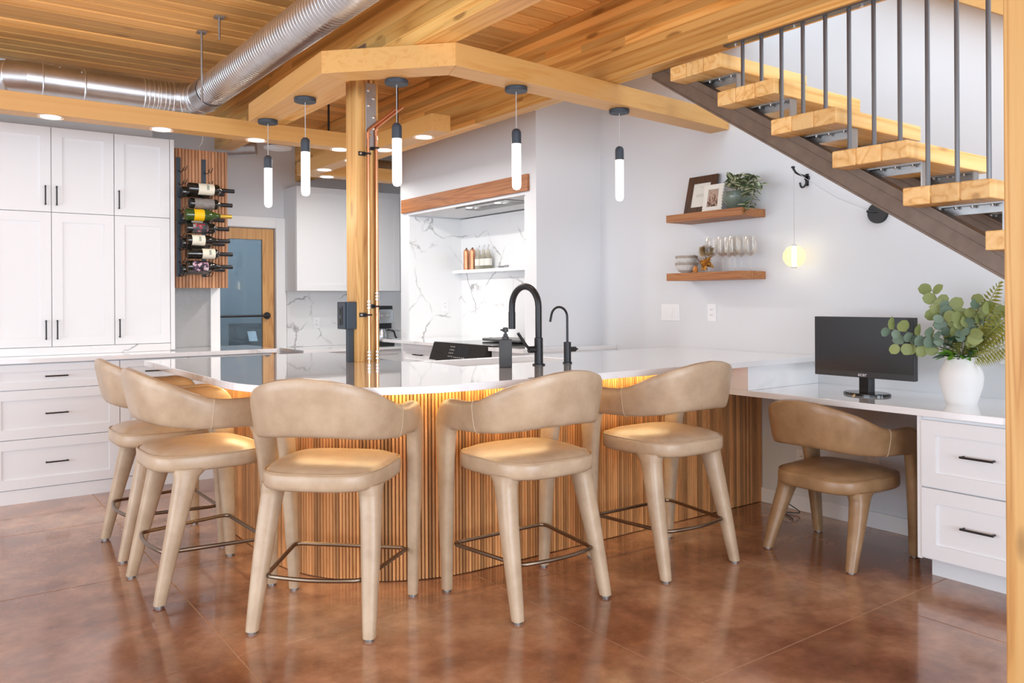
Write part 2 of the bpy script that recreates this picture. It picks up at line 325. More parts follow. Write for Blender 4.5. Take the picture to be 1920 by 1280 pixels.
# ------------------------------------------------------------------ geometry helpers
class B:
    """collects shapes into one mesh"""
    def __init__(s): s.v = []; s.f = []; s.m = []; s.cur = 0
    def mat(s, i): s.cur = i; return s
    def add(s, vs, fs):
        k = len(s.v); s.v += [tuple(v) for v in vs]
        for f in fs: s.f.append(tuple(i + k for i in f)); s.m.append(s.cur)
        return s
    def box(s, x0, x1, y0, y1, z0, z1):
        vs = [(x, y, z) for z in (z0, z1) for y in (y0, y1) for x in (x0, x1)]
        return s.add(vs, [(0, 2, 3, 1), (4, 5, 7, 6), (0, 1, 5, 4), (2, 6, 7, 3), (0, 4, 6, 2), (1, 3, 7, 5)])
    def prism(s, poly, z0, z1):
        n = len(poly); vs = [(x, y, z0) for x, y in poly] + [(x, y, z1) for x, y in poly]
        fs = [tuple(range(n - 1, -1, -1)), tuple(range(n, 2 * n))] + [(i, (i + 1) % n, n + (i + 1) % n, n + i) for i in range(n)]
        return s.add(vs, fs)
    def lathe(s, prof, c=(0, 0, 0), n=24, axis='Z', cap0=True, cap1=True):
        c = Vector(c); vs = []; fs = []
        for r, h in prof:
            for i in range(n):
                a = 2 * math.pi * i / n; p = (r * math.cos(a), r * math.sin(a))
                q = {'Z': (p[0], p[1], h), 'X': (h, p[0], p[1]), 'Y': (p[1], h, p[0])}[axis]
                vs.append(c + Vector(q))
        for j in range(len(prof) - 1):
            for i in range(n):
                i2 = (i + 1) % n
                fs.append((j * n + i, j * n + i2, (j + 1) * n + i2, (j + 1) * n + i))
        if cap0: fs.append(tuple(range(n - 1, -1, -1)))
        if cap1: fs.append(tuple((len(prof) - 1) * n + i for i in range(n)))
        return s.add(vs, fs)
    def cyl(s, p0, p1, r, n=12, r1=None):
        return s.tube([p0, p1], r, n, radii=[r, r if r1 is None else r1])
    def tube(s, pts, r, n=8, closed=False, radii=None, cap=True):
        P = [Vector(p) for p in pts]; m = len(P); vs = []; fs = []; prev = None
        for i, p in enumerate(P):
            if closed: t = P[(i + 1) % m] - P[i - 1]
            else: t = P[min(i + 1, m - 1)] - P[max(i - 1, 0)]
            t.normalize()
            if prev is None:
                a = Vector((0, 0, 1)) if abs(t.z) < 0.9 else Vector((1, 0, 0))
                u = t.cross(a).normalized()
            else:
                u = (prev - t * prev.dot(t)).normalized()
            prev = u; w = t.cross(u); rr = radii[i] if radii else r
            for k in range(n):
                a = 2 * math.pi * k / n; vs.append(p + (u * math.cos(a) + w * math.sin(a)) * rr)
        for i in range(m if closed else m - 1):
            for k in range(n):
                k2 = (k + 1) % n; j = (i + 1) % m
                fs.append((i * n + k, i * n + k2, j * n + k2, j * n + k))
        if cap and not closed:
            fs.append(tuple(range(n - 1, -1, -1))); fs.append(tuple((m - 1) * n + k for k in range(n)))
        return s.add(vs, fs)
    def loft(s, rings, cap=True):
        n = len(rings[0]); vs = [p for r in rings for p in r]; fs = []
        for j in range(len(rings) - 1):
            for i in range(n):
                i2 = (i + 1) % n; fs.append((j * n + i, j * n + i2, (j + 1) * n + i2, (j + 1) * n + i))
        if cap: fs.append(tuple(range(n - 1, -1, -1))); fs.append(tuple((len(rings) - 1) * n + i for i in range(n)))
        return s.add(vs, fs)
    def mesh(s, name, mats, smooth=False, angle=35):
        me = bpy.data.meshes.new(name); me.from_pydata(s.v, [], s.f)
        for m in (mats if isinstance(mats, (list, tuple)) else [mats]): me.materials.append(m)
        if any(s.m):
            me.polygons.foreach_set('material_index', s.m)
        bm = bmesh.new(); bm.from_mesh(me); bmesh.ops.recalc_face_normals(bm, faces=bm.faces); bm.to_mesh(me); bm.free()
        if smooth:
            me.polygons.foreach_set('use_smooth', [True] * len(me.polygons)); me.set_sharp_from_angle(angle=R(angle))
        me.update(); return me

def link(name, data, parent=None, loc=None, rot=None):
    o = bpy.data.objects.new(name, data); C.objects.link(o)
    if parent is not None:
        o.parent = parent
        if loc is None and data is not None and parent.get('world_built'):
            loc = tuple(-x for x in parent['base'])
    if loc is not None: o.location = loc
    if rot is not None: o.rotation_euler = rot
    return o
def obj(name, b, mat, parent=None, loc=None, rot=None, smooth=False, bevel=0.0, seg=2, angle=35):
    me = b.mesh(name, mat, smooth, angle)
    o = link(name, me, parent, loc, rot)
    if parent is not None and parent.get('sub_built') and loc is None: o.location = (0, 0, 0)
    if bevel:
        md = o.modifiers.new('bevel', 'BEVEL'); md.width = bevel; md.segments = seg; md.limit_method = 'ANGLE'; md.angle_limit = R(40)
    return o
def sub(name, b, mat, part, **kw):
    """a sub-part: built in the same coordinates as its part"""
    return obj(name, b, mat, part, loc=(0, 0, 0), **kw)
def tag(o, label=None, cat=None, group=None, kind=None):
    if label: o['label'] = label
    if cat: o['category'] = cat
    if group: o['group'] = group
    if kind: o['kind'] = kind
    return o
def thing(name, label, cat, base=(0, 0, 0), group=None, world=True, rotz=0.0):
    """an Empty at the thing's base; with world=True its parts are written in world coordinates"""
    o = bpy.data.objects.new(name, None); C.objects.link(o); o.location = base; o.rotation_euler = (0, 0, rotz)
    o.empty_display_size = 0.1
    if world: o['world_built'] = 1; o['base'] = tuple(base)
    return tag(o, label, cat, group)
def struct(name, b, mat, parent=None, **kw):
    o = obj(name, b, mat, parent, **kw)
    if parent is None: o['kind'] = 'structure'
    return o
def dup(root, loc, rotz=None, label=None):
    def cp(o, par):
        c = o.copy(); C.objects.link(c); c.parent = par
        for ch in o.children: cp(ch, c)
        return c
    r = cp(root, None); r.location = loc
    if rotz is not None: r.rotation_euler = (0, 0, rotz)
    if label: r['label'] = label
    return r
def box(*a): return B().box(*a)
def arc(cx, cy, r, a0, a1, n):
    return [(cx + r * math.cos(R(a0 + (a1 - a0) * i / n)), cy + r * math.sin(R(a0 + (a1 - a0) * i / n))) for i in range(n + 1)]
def catmull(pts, sub_=6):
    P = [Vector(p) for p in pts]; out = []
    for i in range(len(P) - 1):
        p0 = P[max(i - 1, 0)]; p1 = P[i]; p2 = P[i + 1]; p3 = P[min(i + 2, len(P) - 1)]
        for k in range(sub_):
            t = k / sub_
            out.append(0.5 * ((2 * p1) + (p2 - p0) * t + (2 * p0 - 5 * p1 + 4 * p2 - p3) * t * t + (3 * p1 - p0 - 3 * p2 + p3) * t ** 3))
    out.append(P[-1]); return out

ZD = 0.755
XW, XB, XN = 4.15, 3.00, 3.533      # right wall, right beam's left face, range wall
ZC = 2.85                            # ceiling
YB = 7.73                            # back wall

# ------------------------------------------------------------------ floor: saw-cut concrete slabs
fl = struct('floor', box(-4.2, 4.4, -3.4, 9.6, -0.12, -0.0022), M_joint)
xs = [-4.2, -2.47, -1.35, -0.23, 0.89, 2.02, 3.14, 4.4]
ys = [-3.4, -2.65, -1.55, -0.45, 0.65, 1.75, 2.85, 3.97, 5.05, 6.15, 7.25, 8.4, 9.6]
for i in range(len(xs) - 1):
    for j in range(len(ys) - 1):
        g = 0.0028
        obj('slab', box(xs[i] + g, xs[i + 1] - g, ys[j] + g, ys[j + 1] - g, -0.0022, 0.0), M_floor, fl, loc=(0, 0, 0))

# ------------------------------------------------------------------ walls
struct('wall_right', box(XW, XW + 0.15, -1.6, 4.53, 0, 5.2), M_wall)
wr = B().box(XN, XW + 0.15, 4.53, 4.66, 0, ZC + 0.02)           # pier before the niche
wr.box(XN, XW + 0.15, 6.39, 6.54, 0, ZC + 0.02)                 # pier after it
wr.box(XN, XW + 0.15, 4.66, 6.39, 2.0, ZC + 0.02)               # wall above the niche
struct('wall_range', wr, M_wall)
struct('wall_far_right', box(4.4, 4.5, 6.54, YB, 0, ZC + 0.02), M_wall)
# niche lining of veined quartz
nl = B().box(4.085, XW + 0.14, 4.66, 6.39, 0.9, 1.99)
nl.box(XN + 0.002, 4.085, 6.378, 6.39, 0.9, 1.99).box(XN + 0.002, 4.085, 4.66, 4.672, 0.9, 1.99)
tag(obj('niche_lining', nl, M_splash), 'veined white quartz lining of the cooking niche behind the range', 'backsplash')
wb = B().box(2.797, 4.5, YB, YB + 0.14, 0, ZC + 0.02).box(0.5, 1.97, YB, YB + 0.14, 0, ZC + 0.02).box(1.97, 2.797, YB, YB + 0.14, 1.945, ZC + 0.02)
struct('wall_back', wb, M_wall)
struct('wall_back_left', box(-4.2, 1.80, 6.42, 6.56, 0, 2.36), M_wall)
struct('wall_bulkhead', box(-4.2, 1.37, 6.30, 6.56, 2.36, ZC + 0.02), M_wall)
struct('wall_corner', box(1.80, 1.87, 6.38, 6.56, 0, 2.36), M_trim)
struct('wall_pantry', B().box(0.5, 4.5, 9.3, 9.4, 0, 2.9).box(1.6, 1.7, YB + .14, 9.4, 0, 2.9).box(4.4, 4.5, YB + .14, 9.4, 0, 2.9), M_wall)
struct('baseboard_right', box(XW - 0.014, XW, -1.6, 3.09, 0, 0.088), M_trim, bevel=0.003)
struct('trim_door', B().box(2.797, 2.90, YB - 0.02, YB, 0, 2.05).box(1.87, 2.797, YB - 0.02, YB, 1.95, 2.05).box(1.87, 1.97, YB - .02, YB, 0, 1.95), M_trim, bevel=0.003)

# ------------------------------------------------------------------ door with a tall glass pane
d1 = bpy.data.objects.new('door_1', None); C.objects.link(d1); d1.location = (2.38, YB + 0.06, 0); d1['kind'] = 'structure'; d1['world_built'] = 1; d1['base'] = (2.38, YB + 0.06, 0)
obj('stile', box(2.68, 2.79, YB + 0.03, YB + 0.075, 0.01, 1.94), M_door, d1, bevel=0.002)
obj('stile', box(1.975, 2.085, YB + 0.03, YB + 0.075, 0.01, 1.94), M_door, d1, bevel=0.002)
obj('rail', box(2.085, 2.68, YB + 0.03, YB + 0.075, 1.835, 1.94), M_door, d1, bevel=0.002)
obj('rail', box(2.085, 2.68, YB + 0.03, YB + 0.075, 0.01, 0.22), M_door, d1, bevel=0.002)
obj('pane', box(2.085, 2.68, YB + 0.048, YB + 0.056, 0.22, 1.835), M_pane, d1)
pb = B().cyl((2.10, YB - 0.03, 1.098), (2.72, YB - 0.03, 1.098), 0.011, 10)
pb.cyl((2.72, YB + 0.03, 1.098), (2.72, YB - 0.03, 1.098), 0.012, 10).cyl((2.72, YB + 0.03, 1.098), (2.72, YB + 0.018, 1.098), 0.034, 20)
obj('pull_bar', pb, M_black, d1, smooth=True)
# pantry counter and a small appliance with a screen behind the glass
t = thing('pantry_counter', 'pale pantry counter standing behind the glass door', 'counter', (2.6, 8.6, 0))
obj('body', box(1.8, 3.6, 8.4, 8.9, 0, 0.74), M_cab, t); obj('top', box(1.75, 3.65, 8.35, 8.95, 0.74, 0.78), M_quartz, t)
t = thing('pantry_appliance', 'boxy grey appliance with a bright tilted screen behind the door glass', 'appliance', (2.80, 8.55, 0.78))
ab = B().prism([(8.42, 0.78), (8.78, 0.78), (8.78, 1.0), (8.56, 1.0)], 0, 0.30)
ab.v = [(z + 2.66, x, y) for x, y, z in ab.v]
obj('body', ab, M_slate, t)
sc_ = B().add([(2.77, 8.4405, 0.82), (2.86, 8.4405, 0.82), (2.86, 8.505, 0.922), (2.77, 8.505, 0.922)], [(0, 1, 2, 3)])
obj('screen', sc_, emit('screen_glow', (0.9, 0.93, 1.0), 0.7), t)
area('pantry_fill', (3.0, 8.3, 2.6), (0, 0, 0), 0.6, 0.6, 7, (0.8, 0.92, 1.0))  # added light, so the closed room behind the door isn't dark

# ------------------------------------------------------------------ ceiling planks and beams
ce = struct('ceiling', B().box(-4.2, 3.13, -1.4, 8.0, ZC + 0.025, ZC + 0.06).box(3.13, 4.4, 3.2, 8.0, ZC + 0.025, ZC + 0.06), M_gap)
def plank_bay(x0, x1, y0, y1, w=0.133):
    y = y0; meshes = {}
    while y < y1 - 0.02:
        ww = min(w, y1 - y); key = round(ww, 4)
        if key not in meshes:
            bb = B().box(0, x1 - x0, 0.0036, ww - 0.0036, 0, 0.02); meshes[key] = bb.mesh('plank', M_plank)
        o = link('plank', meshes[key], ce, (x0, y, ZC + rnd.uniform(0, 0.0025)))
        md = o.modifiers.new('bevel', 'BEVEL'); md.width = 0.009; md.segments = 1
        y += w
plank_bay(-4.2, 1.845, -1.4, 6.30)
plank_bay(1.985, XB, -1.4, 7.7)
plank_bay(3.10, 4.4, 3.2, 7.7)
def beam(label, x0, x1, y0, y1):
    t = tag(obj('ceiling_beam', box(x0, x1, y0, y1, 2.42, ZC + 0.02), M_beam, bevel=0.004), label, 'beam', 'timber beams under the ceiling')
    return t
beam('knotty glued timber ceiling beam above the island post and beside the silver duct', 1.845, 1.985, -1.3, 6.42)
beam('knotty glued timber ceiling beam that the stair balusters hang from, along the range wall', XB, 3.10, -1.3, YB)
# steel knife plate where post and beam meet
# ------------------------------------------------------------------ post on the island with its steel plate, pipes
PX0, PX1, PY0, PY1 = 1.862, 1.990, 3.93, 4.058
ZI = 0.915
t = thing('timber_post', 'square timber post standing on the island worktop with copper pipes on it', 'post', ((PX0 + PX1) / 2, (PY0 + PY1) / 2, ZI))
pst = B()
gx = [0.0, 0.034, 0.044, 0.063, 0.073, 0.092, 0.102, 0.128]
poly = [(PX0, PY1), (PX0, PY0)]
for a, b2 in ((0.040, 0.052), (0.068, 0.080), (0.096, 0.108)):
    poly += [(PX0 + a, PY0), (PX0 + a, PY0 + 0.012), (PX0 + b2, PY0 + 0.012), (PX0 + b2, PY0)]
poly += [(PX1, PY0), (PX1, PY1)]
obj('shaft', B().prism(poly, ZI, 2.42), M_post, t, bevel=0.002)
pl = B().box(1.915, 1.975, PY0 - 0.008, PY0 - 0.001, 2.06, 2.40)
pl2 = obj('steel_plate', pl, M_steel, t, bevel=0.002)
bl = [(1.93, 2.36), (1.96, 2.32), (1.932, 2.28), (1.96, 2.22), (1.96, 2.16), (1.935, 2.12)]
for x, z in bl: sub('bolt', B().lathe([(0.008, 0), (0.008, -0.006), (0.004, -0.009)], (x, PY0 - 0.008, z), 8, 'Y'), M_chrome, pl2, smooth=True)
for zz, wmat in ((1.2, 0),):
    pass
# knife plate seen above the header
tag(obj('beam_plate', box(1.838, 1.8435, 3.77, 4.15, 2.425, 2.555), M_steel), 'dark steel plate bolted on the beam side above the post', 'plate')
def pipe(label, x, yoff, zt, xe, ye):
    t = thing('copper_pipe', label, 'pipe', (x, PY0 - yoff, ZI), group='copper pipes on the island post')
    y = PY0 - yoff
    pts = [(x, y, ZI), (x, y, zt - 0.02), (x + 0.004, y, zt - 0.006), (x + 0.018, y, zt + 0.008), (x + 0.16, y, zt + 0.125)]
    obj('tube', B().tube(pts, 0.0075, 10), M_copper, t, smooth=True)
    obj('coupling', B().lathe([(0.0095, 0), (0.0095, 0.03)], (x, y, zt - 0.05), 10), M_copper, t, smooth=True)
    zc = 1.19 if x > 1.95 else 1.145
    f = B()
    for k in range(3): f.lathe([(0.011, 0), (0.0125, 0.004), (0.011, 0.012)], (x, y, zc + 0.05 + k * 0.017), 12)
    obj('fitting', f, M_chrome, t, smooth=True)
    f = B()
    for k in range(3): f.lathe([(0.0105, 0), (0.012, 0.004), (0.0105, 0.012)], (x, y, ZI + 0.01 + k * 0.018), 12)
    obj('fitting', f, M_chrome, t, smooth=True)
    for zz in (zc + 0.02, 2.02 + (0.035 if x > 1.95 else 0)):
        c = B().box(x - 0.047, x - 0.008, PY0 - 0.006, PY0 - 0.001, zz - 0.011, zz + 0.011).box(x - 0.016, x + 0.012, y - 0.012, PY0 - 0.006, zz - 0.005, zz + 0.004)
        cl = obj('clamp', c, M_black, t)
        sub('screw', B().lathe([(0.007, 0), (0.005, -0.004)], (x - 0.036, PY0 - 0.006, zz), 10, 'Y'), M_chrome, cl)
pipe('copper water pipe on the post front nearer the post middle', 1.920, 0.022, 2.15, 2.10, 4.10)
pipe('copper water pipe on the post front next to its outer edge', 1.968, 0.020, 2.17, 2.12, 4.14)
t = thing('outlet_box', 'dark grey steel outlet box on a conduit at the post side', 'outlet', (1.84, 3.99, ZI))
obj('conduit', box(1.828, 1.861, 3.97, 4.0, ZI, 1.10), M_slate, t, bevel=0.002)
ob = obj('housing', box(1.805, 1.861, 3.935, 4.03, 1.09, 1.235), M_slate, t, bevel=0.004)
obj('face_plate', box(1.790, 1.805, 3.94, 4.025, 1.09, 1.235), M_slate, t, bevel=0.004)
obj('usb_socket', B().box(1.787, 1.7905, 3.957, 3.972, 1.115, 1.21), M_black, t)
obj('socket', B().box(1.787, 1.7905, 3.982, 4.008, 1.165, 1.20).box(1.787, 1.7905, 3.982, 4.008, 1.11, 1.145), M_blackp, t)

# ------------------------------------------------------------------ header for the pendants: three mitred box beams
HZ0, HZ1 = 2.312, 2.419
o1, o2, o3, o4 = (1.585, 4.82), (1.529, 3.60), (1.977, 3.125), (XW, 3.325)
i1, i2, i3, i4 = (1.735, 4.82), (1.682, 3.655), (2.035, 3.285), (XW, 3.475)
t = thing('pendant_header', 'angled pale timber header hung under the beams carrying five pendants', 'header', (2.0, 3.3, HZ0))
for a, b2, c, d, mm in ((o1, o2, i2, i1, M_boxY), (o2, o3, i3, i2, M_boxX), (o3, o4, i4, i3, M_boxX)):
    obj('segment', B().prism([a, b2, c, d], HZ0, HZ1), mm, t, bevel=0.002)
# ------------------------------------------------------------------ soffits with downlights
def soffit(label, b, m, lights, base, watt=0.4):
    t = thing('light_soffit', label, 'soffit', base)
    obj('casing', b, m, t, bevel=0.002)
    for x, y in lights:
        f = obj('downlight', B().lathe([(0.068, -0.004), (0.068, 0.0), (0.052, 0.002), (0.052, -0.001)], (x, y, HZ0), 28, cap0=False, cap1=False), M_white, t, smooth=True)
        f['kind'] = 'thing'
        sub('lens', B().lathe([(0.053, -0.002), (0.0, -0.002)], (x, y, HZ0), 28, cap0=False, cap1=False), M_down, f)
        l = bpy.data.lights.new('downlight_beam', 'AREA'); l.shape = 'DISK'; l.size = 0.1; l.energy = watt; l.color = (1.0, 0.98, 0.95)
        lo = bpy.data.objects.new('downlight_beam', l); C.objects.link(lo); lo.location = (x, y, HZ0 - 0.012)
soffit('long pale timber soffit box with round downlights in front of tall cabinets', box(-4.1, 2.58, 5.27, 5.41, HZ0, HZ1), M_boxX,
       [(-1.2, 5.34), (-0.6, 5.34), (0.0, 5.34), (0.611, 5.34), (1.214, 5.34), (1.806, 5.34), (2.402, 5.34)], (0, 5.3, HZ0))
soffit('pale timber soffit box with downlights running beside the range wall', box(2.60, 2.74, 4.40, 6.50, HZ0, HZ1), M_boxY,
       [(2.67, 4.62), (2.67, 5.18), (2.67, 5.70), (2.67, 6.24)], (2.67, 4.4, HZ0), 6.0)
soffit('pale timber soffit box with downlights above the coffee counter', box(2.60, 4.38, 6.50, 6.66, HZ0, HZ1), M_boxX,
       [(2.84, 6.58), (3.25, 6.58)], (3.3, 6.5, HZ0), 2.0)
# threaded hanger rods
for x, y, z0, lb in ((2.74 - 0.05, 5.02, HZ1, 'dark threaded rod holding the soffit beside the range wall'),
                     (2.32, 5.34, HZ1, 'dark threaded rod holding the long soffit behind the post')):
    tag(obj('hanger_rod', B().cyl((x, y, z0), (x, y, ZC), 0.008, 8), M_black), lb, 'rod', 'hanger rods from the ceiling')
for x, y, lb in ((1.36, 4.98, 'thin steel rod with square foot in front of the duct elbow'), (1.37, 4.66, 'thin bent steel rod on the ceiling beside the spiral duct')):
    t = thing('duct_hanger', lb, 'rod', (x, y, ZC), group='steel duct hangers')
    obj('rod', B().cyl((x, y, 2.43 if y > 4.9 else 2.72), (x, y, ZC), 0.007, 8), M_steel, t); obj('foot', box(x - 0.025, x + 0.025, y - 0.025, y + 0.025, ZC - 0.01, ZC + 0.001), M_steel, t)

# ------------------------------------------------------------------ round ducts
DR, DX, DZ, DY = 0.1016, 1.535, 2.612, 5.74
def ringed(b, p0, p1, step, r, rr=0.005):
    p0 = Vector(p0); p1 = Vector(p1); L = (p1 - p0).length; d = (p1 - p0).normalized()
    a = Vector((0, 0, 1)); u = d.cross(a).normalized(); w = d.cross(u)
    n = int(L / step)
    for k in range(n + 1):
        c = p0 + d * min(L, k * step)
        ring = [c + (u * math.cos(2 * math.pi * i / 32) + w * math.sin(2 * math.pi * i / 32)) * r + d * (0.10 * (i / 32.0) * step) for i in range(32)]
        b.tube(ring, rr, 5, closed=True)
t = thing('spiral_duct', 'large silver spiral duct running beside the timber beam to an elbow', 'duct', (DX, 3.0, DZ))
obj('tube', B().cyl((DX, -1.3, DZ), (DX, 5.42, DZ), DR, 40), M_galv, t, smooth=True)
rb = B(); ringed(rb, (DX, 0.6, DZ), (DX, 5.38, DZ), 0.034, DR + 0.0002, 0.0016); o = obj('spiral_seam', rb, M_rib, t, smooth=True); o['kind'] = 'stuff'
for yc, lc in ((2.75, 0.06), (5.38, 0.09)): obj('collar', B().lathe([(DR + 0.004, 0), (DR + 0.004, lc)], (DX, yc, DZ), 40, 'Y', False, False), M_galv, t, smooth=True)
el = [(DX, 5.40, DZ), (DX, 5.58, DZ)] + [(DX - 0.15 + 0.15 * math.cos(R(a)), DY - 0.15 + 0.15 * math.sin(R(a)), DZ) for a in (22, 45, 68, 90)] + [(1.375, DY, DZ)]
obj('elbow', B().tube(el, DR + 0.003, 40), M_galv, t, smooth=True, angle=20)
sm = B()
for k in (1, 2, 3, 4, 5):
    p = Vector(el[k]); tn = (Vector(el[k + 1]) - Vector(el[k - 1])).normalized(); u = tn.cross(Vector((0, 0, 1))).normalized(); w = tn.cross(u)
    sm.tube([p + (u * math.cos(2 * math.pi * i / 40) + w * math.sin(2 * math.pi * i / 40)) * (DR + 0.004) for i in range(40)], 0.004, 5, closed=True)
obj('elbow_seam', sm, M_rib, t, smooth=True)
t = thing('sheet_metal_duct', 'silver sheet metal duct run lying behind the long soffit box', 'duct', (0.6, DY, DZ))
obj('tube', B().cyl((1.385, DY, DZ), (0.60, DY, DZ), DR, 40), M_galv, t, smooth=True)
el2 = [(0.62, DY, DZ), (0.54, DY, DZ), (0.45, DY + 0.03, DZ), (0.38, DY + 0.10, DZ), (0.345, DY + 0.19, DZ), (0.34, 6.295, DZ)]
obj('elbow', B().tube(el2, DR + 0.002, 40), M_galv, t, smooth=True, angle=15)
for x in (0.61, 0.84, 1.19, 1.37):
    obj('seam', B().lathe([(DR, -0.006), (DR + 0.006, 0), (DR, 0.006)], (x, DY, DZ), 40, 'X', False, False), M_rib, t, smooth=True)
for x in (1.215, 1.245, 1.27, 1.285, 1.315, 1.34):
    obj('seam', B().lathe([(DR, -0.004), (DR + 0.003, 0), (DR, 0.004)], (x, DY, DZ), 40, 'X', False, False), M_rib, t, smooth=True)
es = B()
for k in (2, 3, 4):
    p = Vector(el2[k]); tn = (Vector(el2[k + 1]) - Vector(el2[k - 1])).normalized(); u = tn.cross(Vector((0, 0, 1))).normalized(); w = tn.cross(u)
    es.tube([p + (u * math.cos(2 * math.pi * i / 40) + w * math.sin(2 * math.pi * i / 40)) * (DR + 0.003) for i in range(40)], 0.005, 5, closed=True)
obj('elbow_seam', es, M_rib, t, smooth=True)
scw = B()
for x, a in ((0.70, 50), (0.82, 40), (0.66, 62)): scw.lathe([(0.005, 0), (0.005, 0.004)], (x, DY - DR * math.cos(R(a)), DZ + DR * math.sin(R(a))), 6)
obj('screw', scw, M_chrome, t)
tag(obj('wall_block', box(0.93, 1.19, 6.21, 6.299, 2.74, 2.80), M_wallw), 'white painted block on the wall above the sheet metal duct', 'block')
# round air diffuser and short duct in the passage
t = thing('air_diffuser', 'round white air diffuser under a short grey duct near the door', 'diffuser', (2.56, 7.0, 2.58))
obj('rings', B().lathe([(0.125, 0.0), (0.12, -0.012), (0.10, -0.006), (0.095, -0.018), (0.07, -0.010), (0.065, -0.024), (0.04, -0.014), (0.0, -0.014)], (2.56, 7.0, 2.60), 32, cap0=False, cap1=False), M_white, t, smooth=True)
obj('neck', B().cyl((2.56, 7.0, 2.60), (2.56, 7.0, ZC), 0.08, 24), M_galv, t, smooth=True)
obj('branch_duct', B().cyl((2.40, 7.1, 2.60), (2.12, 7.25, 2.58), 0.07, 24), M_galv, t, smooth=True)
t = thing('back_duct', 'short grey corrugated duct above the coffee counter cabinets', 'duct', (3.6, 7.2, 2.52))
obj('tube', B().cyl((3.35, 7.2, 2.52), (4.38, 7.2, 2.52), 0.10, 24), M_galv, t, smooth=True)
rb = B(); ringed(rb, (3.36, 7.2, 2.52), (4.3, 7.2, 2.52), 0.03, 0.10, 0.005); o = obj('corrugation', rb, M_galv, t, smooth=True); o['kind'] = 'stuff'
t = tag(obj('flexible_conduit', B().tube(catmull([(2.20, 4.9, 2.62), (2.38, 5.2, 2.70), (2.50, 5.36, 2.56), (2.50, 5.36, 2.42)]), 0.008, 6), M_cable, smooth=True), 'thin grey flexible conduit arching down onto the long soffit', 'conduit')

# ------------------------------------------------------------------ pendants
def make_pendant(p):
    t = thing('pendant_lamp', '', 'lamp', p, group=None, world=False)
    obj('canopy', B().lathe([(0.054, 0.0), (0.057, -0.003), (0.057, -0.020), (0.055, -0.022)], n=36), M_slate, t, smooth=True)
    obj('cord', B().cyl((0, 0, -0.022), (0, 0, -0.215), 0.0022, 6), M_cable, t)
    obj('socket_cap', B().lathe([(0.0, -0.208), (0.010, -0.209), (0.018, -0.214), (0.0235, -0.224), (0.0245, -0.235), (0.0245, -0.285)], n=24, cap0=False), M_slate, t, smooth=True)
    obj('light_tube', B().lathe([(0.0238, -0.285), (0.0238, -0.49), (0.022, -0.503), (0.016, -0.513), (0.0, -0.518)], n=24, cap0=False, cap1=False), M_lampglass, t, smooth=True)
    return t
pend = [((1.665, 4.714), 'slim glowing tube pendant hanging in front of long soffit, farthest along header'),
        ((1.645, 4.089), 'slim glowing tube pendant second from the header far end, left of the post'),
        ((1.873, 3.50), 'slim glowing tube pendant on the angled header middle, right beside the copper pipes'),
        ((2.43, 3.275), 'slim glowing tube pendant hanging in front of the mantel over the range'),
        ((3.192, 3.325), 'slim glowing tube pendant hanging in front of the grey wall near stair stringer')]
p0 = make_pendant((*pend[0][0], HZ0))
for i, (xy, lb) in enumerate(pend):
    p = p0 if i == 0 else dup(p0, (*xy, HZ0))
    p['label'] = lb; p['group'] = 'pendant lamps over the island'
    l = bpy.data.lights.new('pendant_glow', 'POINT'); l.energy = 1.3; l.shadow_soft_size = 0.05; l.color = (1.0, 0.95, 0.86)
    lo = bpy.data.objects.new('pendant_glow', l); C.objects.link(lo); lo.location = (xy[0], xy[1], HZ0 - 0.56)

# ------------------------------------------------------------------ kitchen island
def filled(outer, holes, z0, z1):
    bm = bmesh.new(); es = []
    for lp in [outer] + holes:
        vs = [bm.verts.new((x, y, z0)) for x, y in lp]
        es += [bm.edges.new((vs[i], vs[(i + 1) % len(vs)])) for i in range(len(vs))]
    bmesh.ops.triangle_fill(bm, use_beauty=True, use_dissolve=False, edges=es)
    r = bmesh.ops.extrude_face_region(bm, geom=list(bm.faces))
    for v in r['geom']:
        if isinstance(v, bmesh.types.BMVert): v.co.z = z1
    bmesh.ops.recalc_face_normals(bm, faces=bm.faces)
    b = B(); bm.verts.index_update(); b.v = [tuple(v.co) for v in bm.verts]; b.f = [tuple(v.index for v in f.verts) for f in bm.faces]; b.m = [0] * len(b.f); bm.free()
    return b
top_poly = [(2.08, 4.83), (1.0, 4.83)] + arc(1.74, 3.395, 0.74, 180, 270, 28) + [(XW - 0.001, 2.655), (XW - 0.001, 3.77), (2.08, 3.77)]
SX0, SX1, SY0, SY1 = 2.14, 2.86, 3.34, 3.70
wt = filled(top_poly, [[(SX0, SY0), (SX1, SY0), (SX1, SY1), (SX0, SY1)]], ZI - 0.03, ZI)
t = thing('island_worktop', 'polished white quartz worktop with rounded corner on the slatted island', 'worktop', (2.0, 3.2, ZI - 0.03))
obj('slab', wt, M_quartz, t, bevel=0.002)
led = [(1.30, 4.5), (1.30, 3.79)] + arc(2.05, 3.79, 0.75, 180, 270, 20) + [(3.25, 3.04)]
lb_ = B()
for i in range(len(led) - 1):
    a = Vector((*led[i], 0)); b2 = Vector((*led[i + 1], 0)); d = (b2 - a).normalized(); n = Vector((-d.y, d.x, 0)) * 0.006
    lb_.add([(a + n + Vector((0, 0, ZI - 0.034))), (a - n + Vector((0, 0, ZI - 0.034))), (b2 - n + Vector((0, 0, ZI - 0.034))), (b2 + n + Vector((0, 0, ZI - 0.034)))], [(0, 1, 2, 3)])
o = obj('led_strip', lb_, M_led, t); o['label'] = 'warm glowing light strip'
t = thing('sink_basin', 'white sink basin sunk in the island worktop behind the faucet', 'sink', (2.5, 3.52, ZI - 0.03))
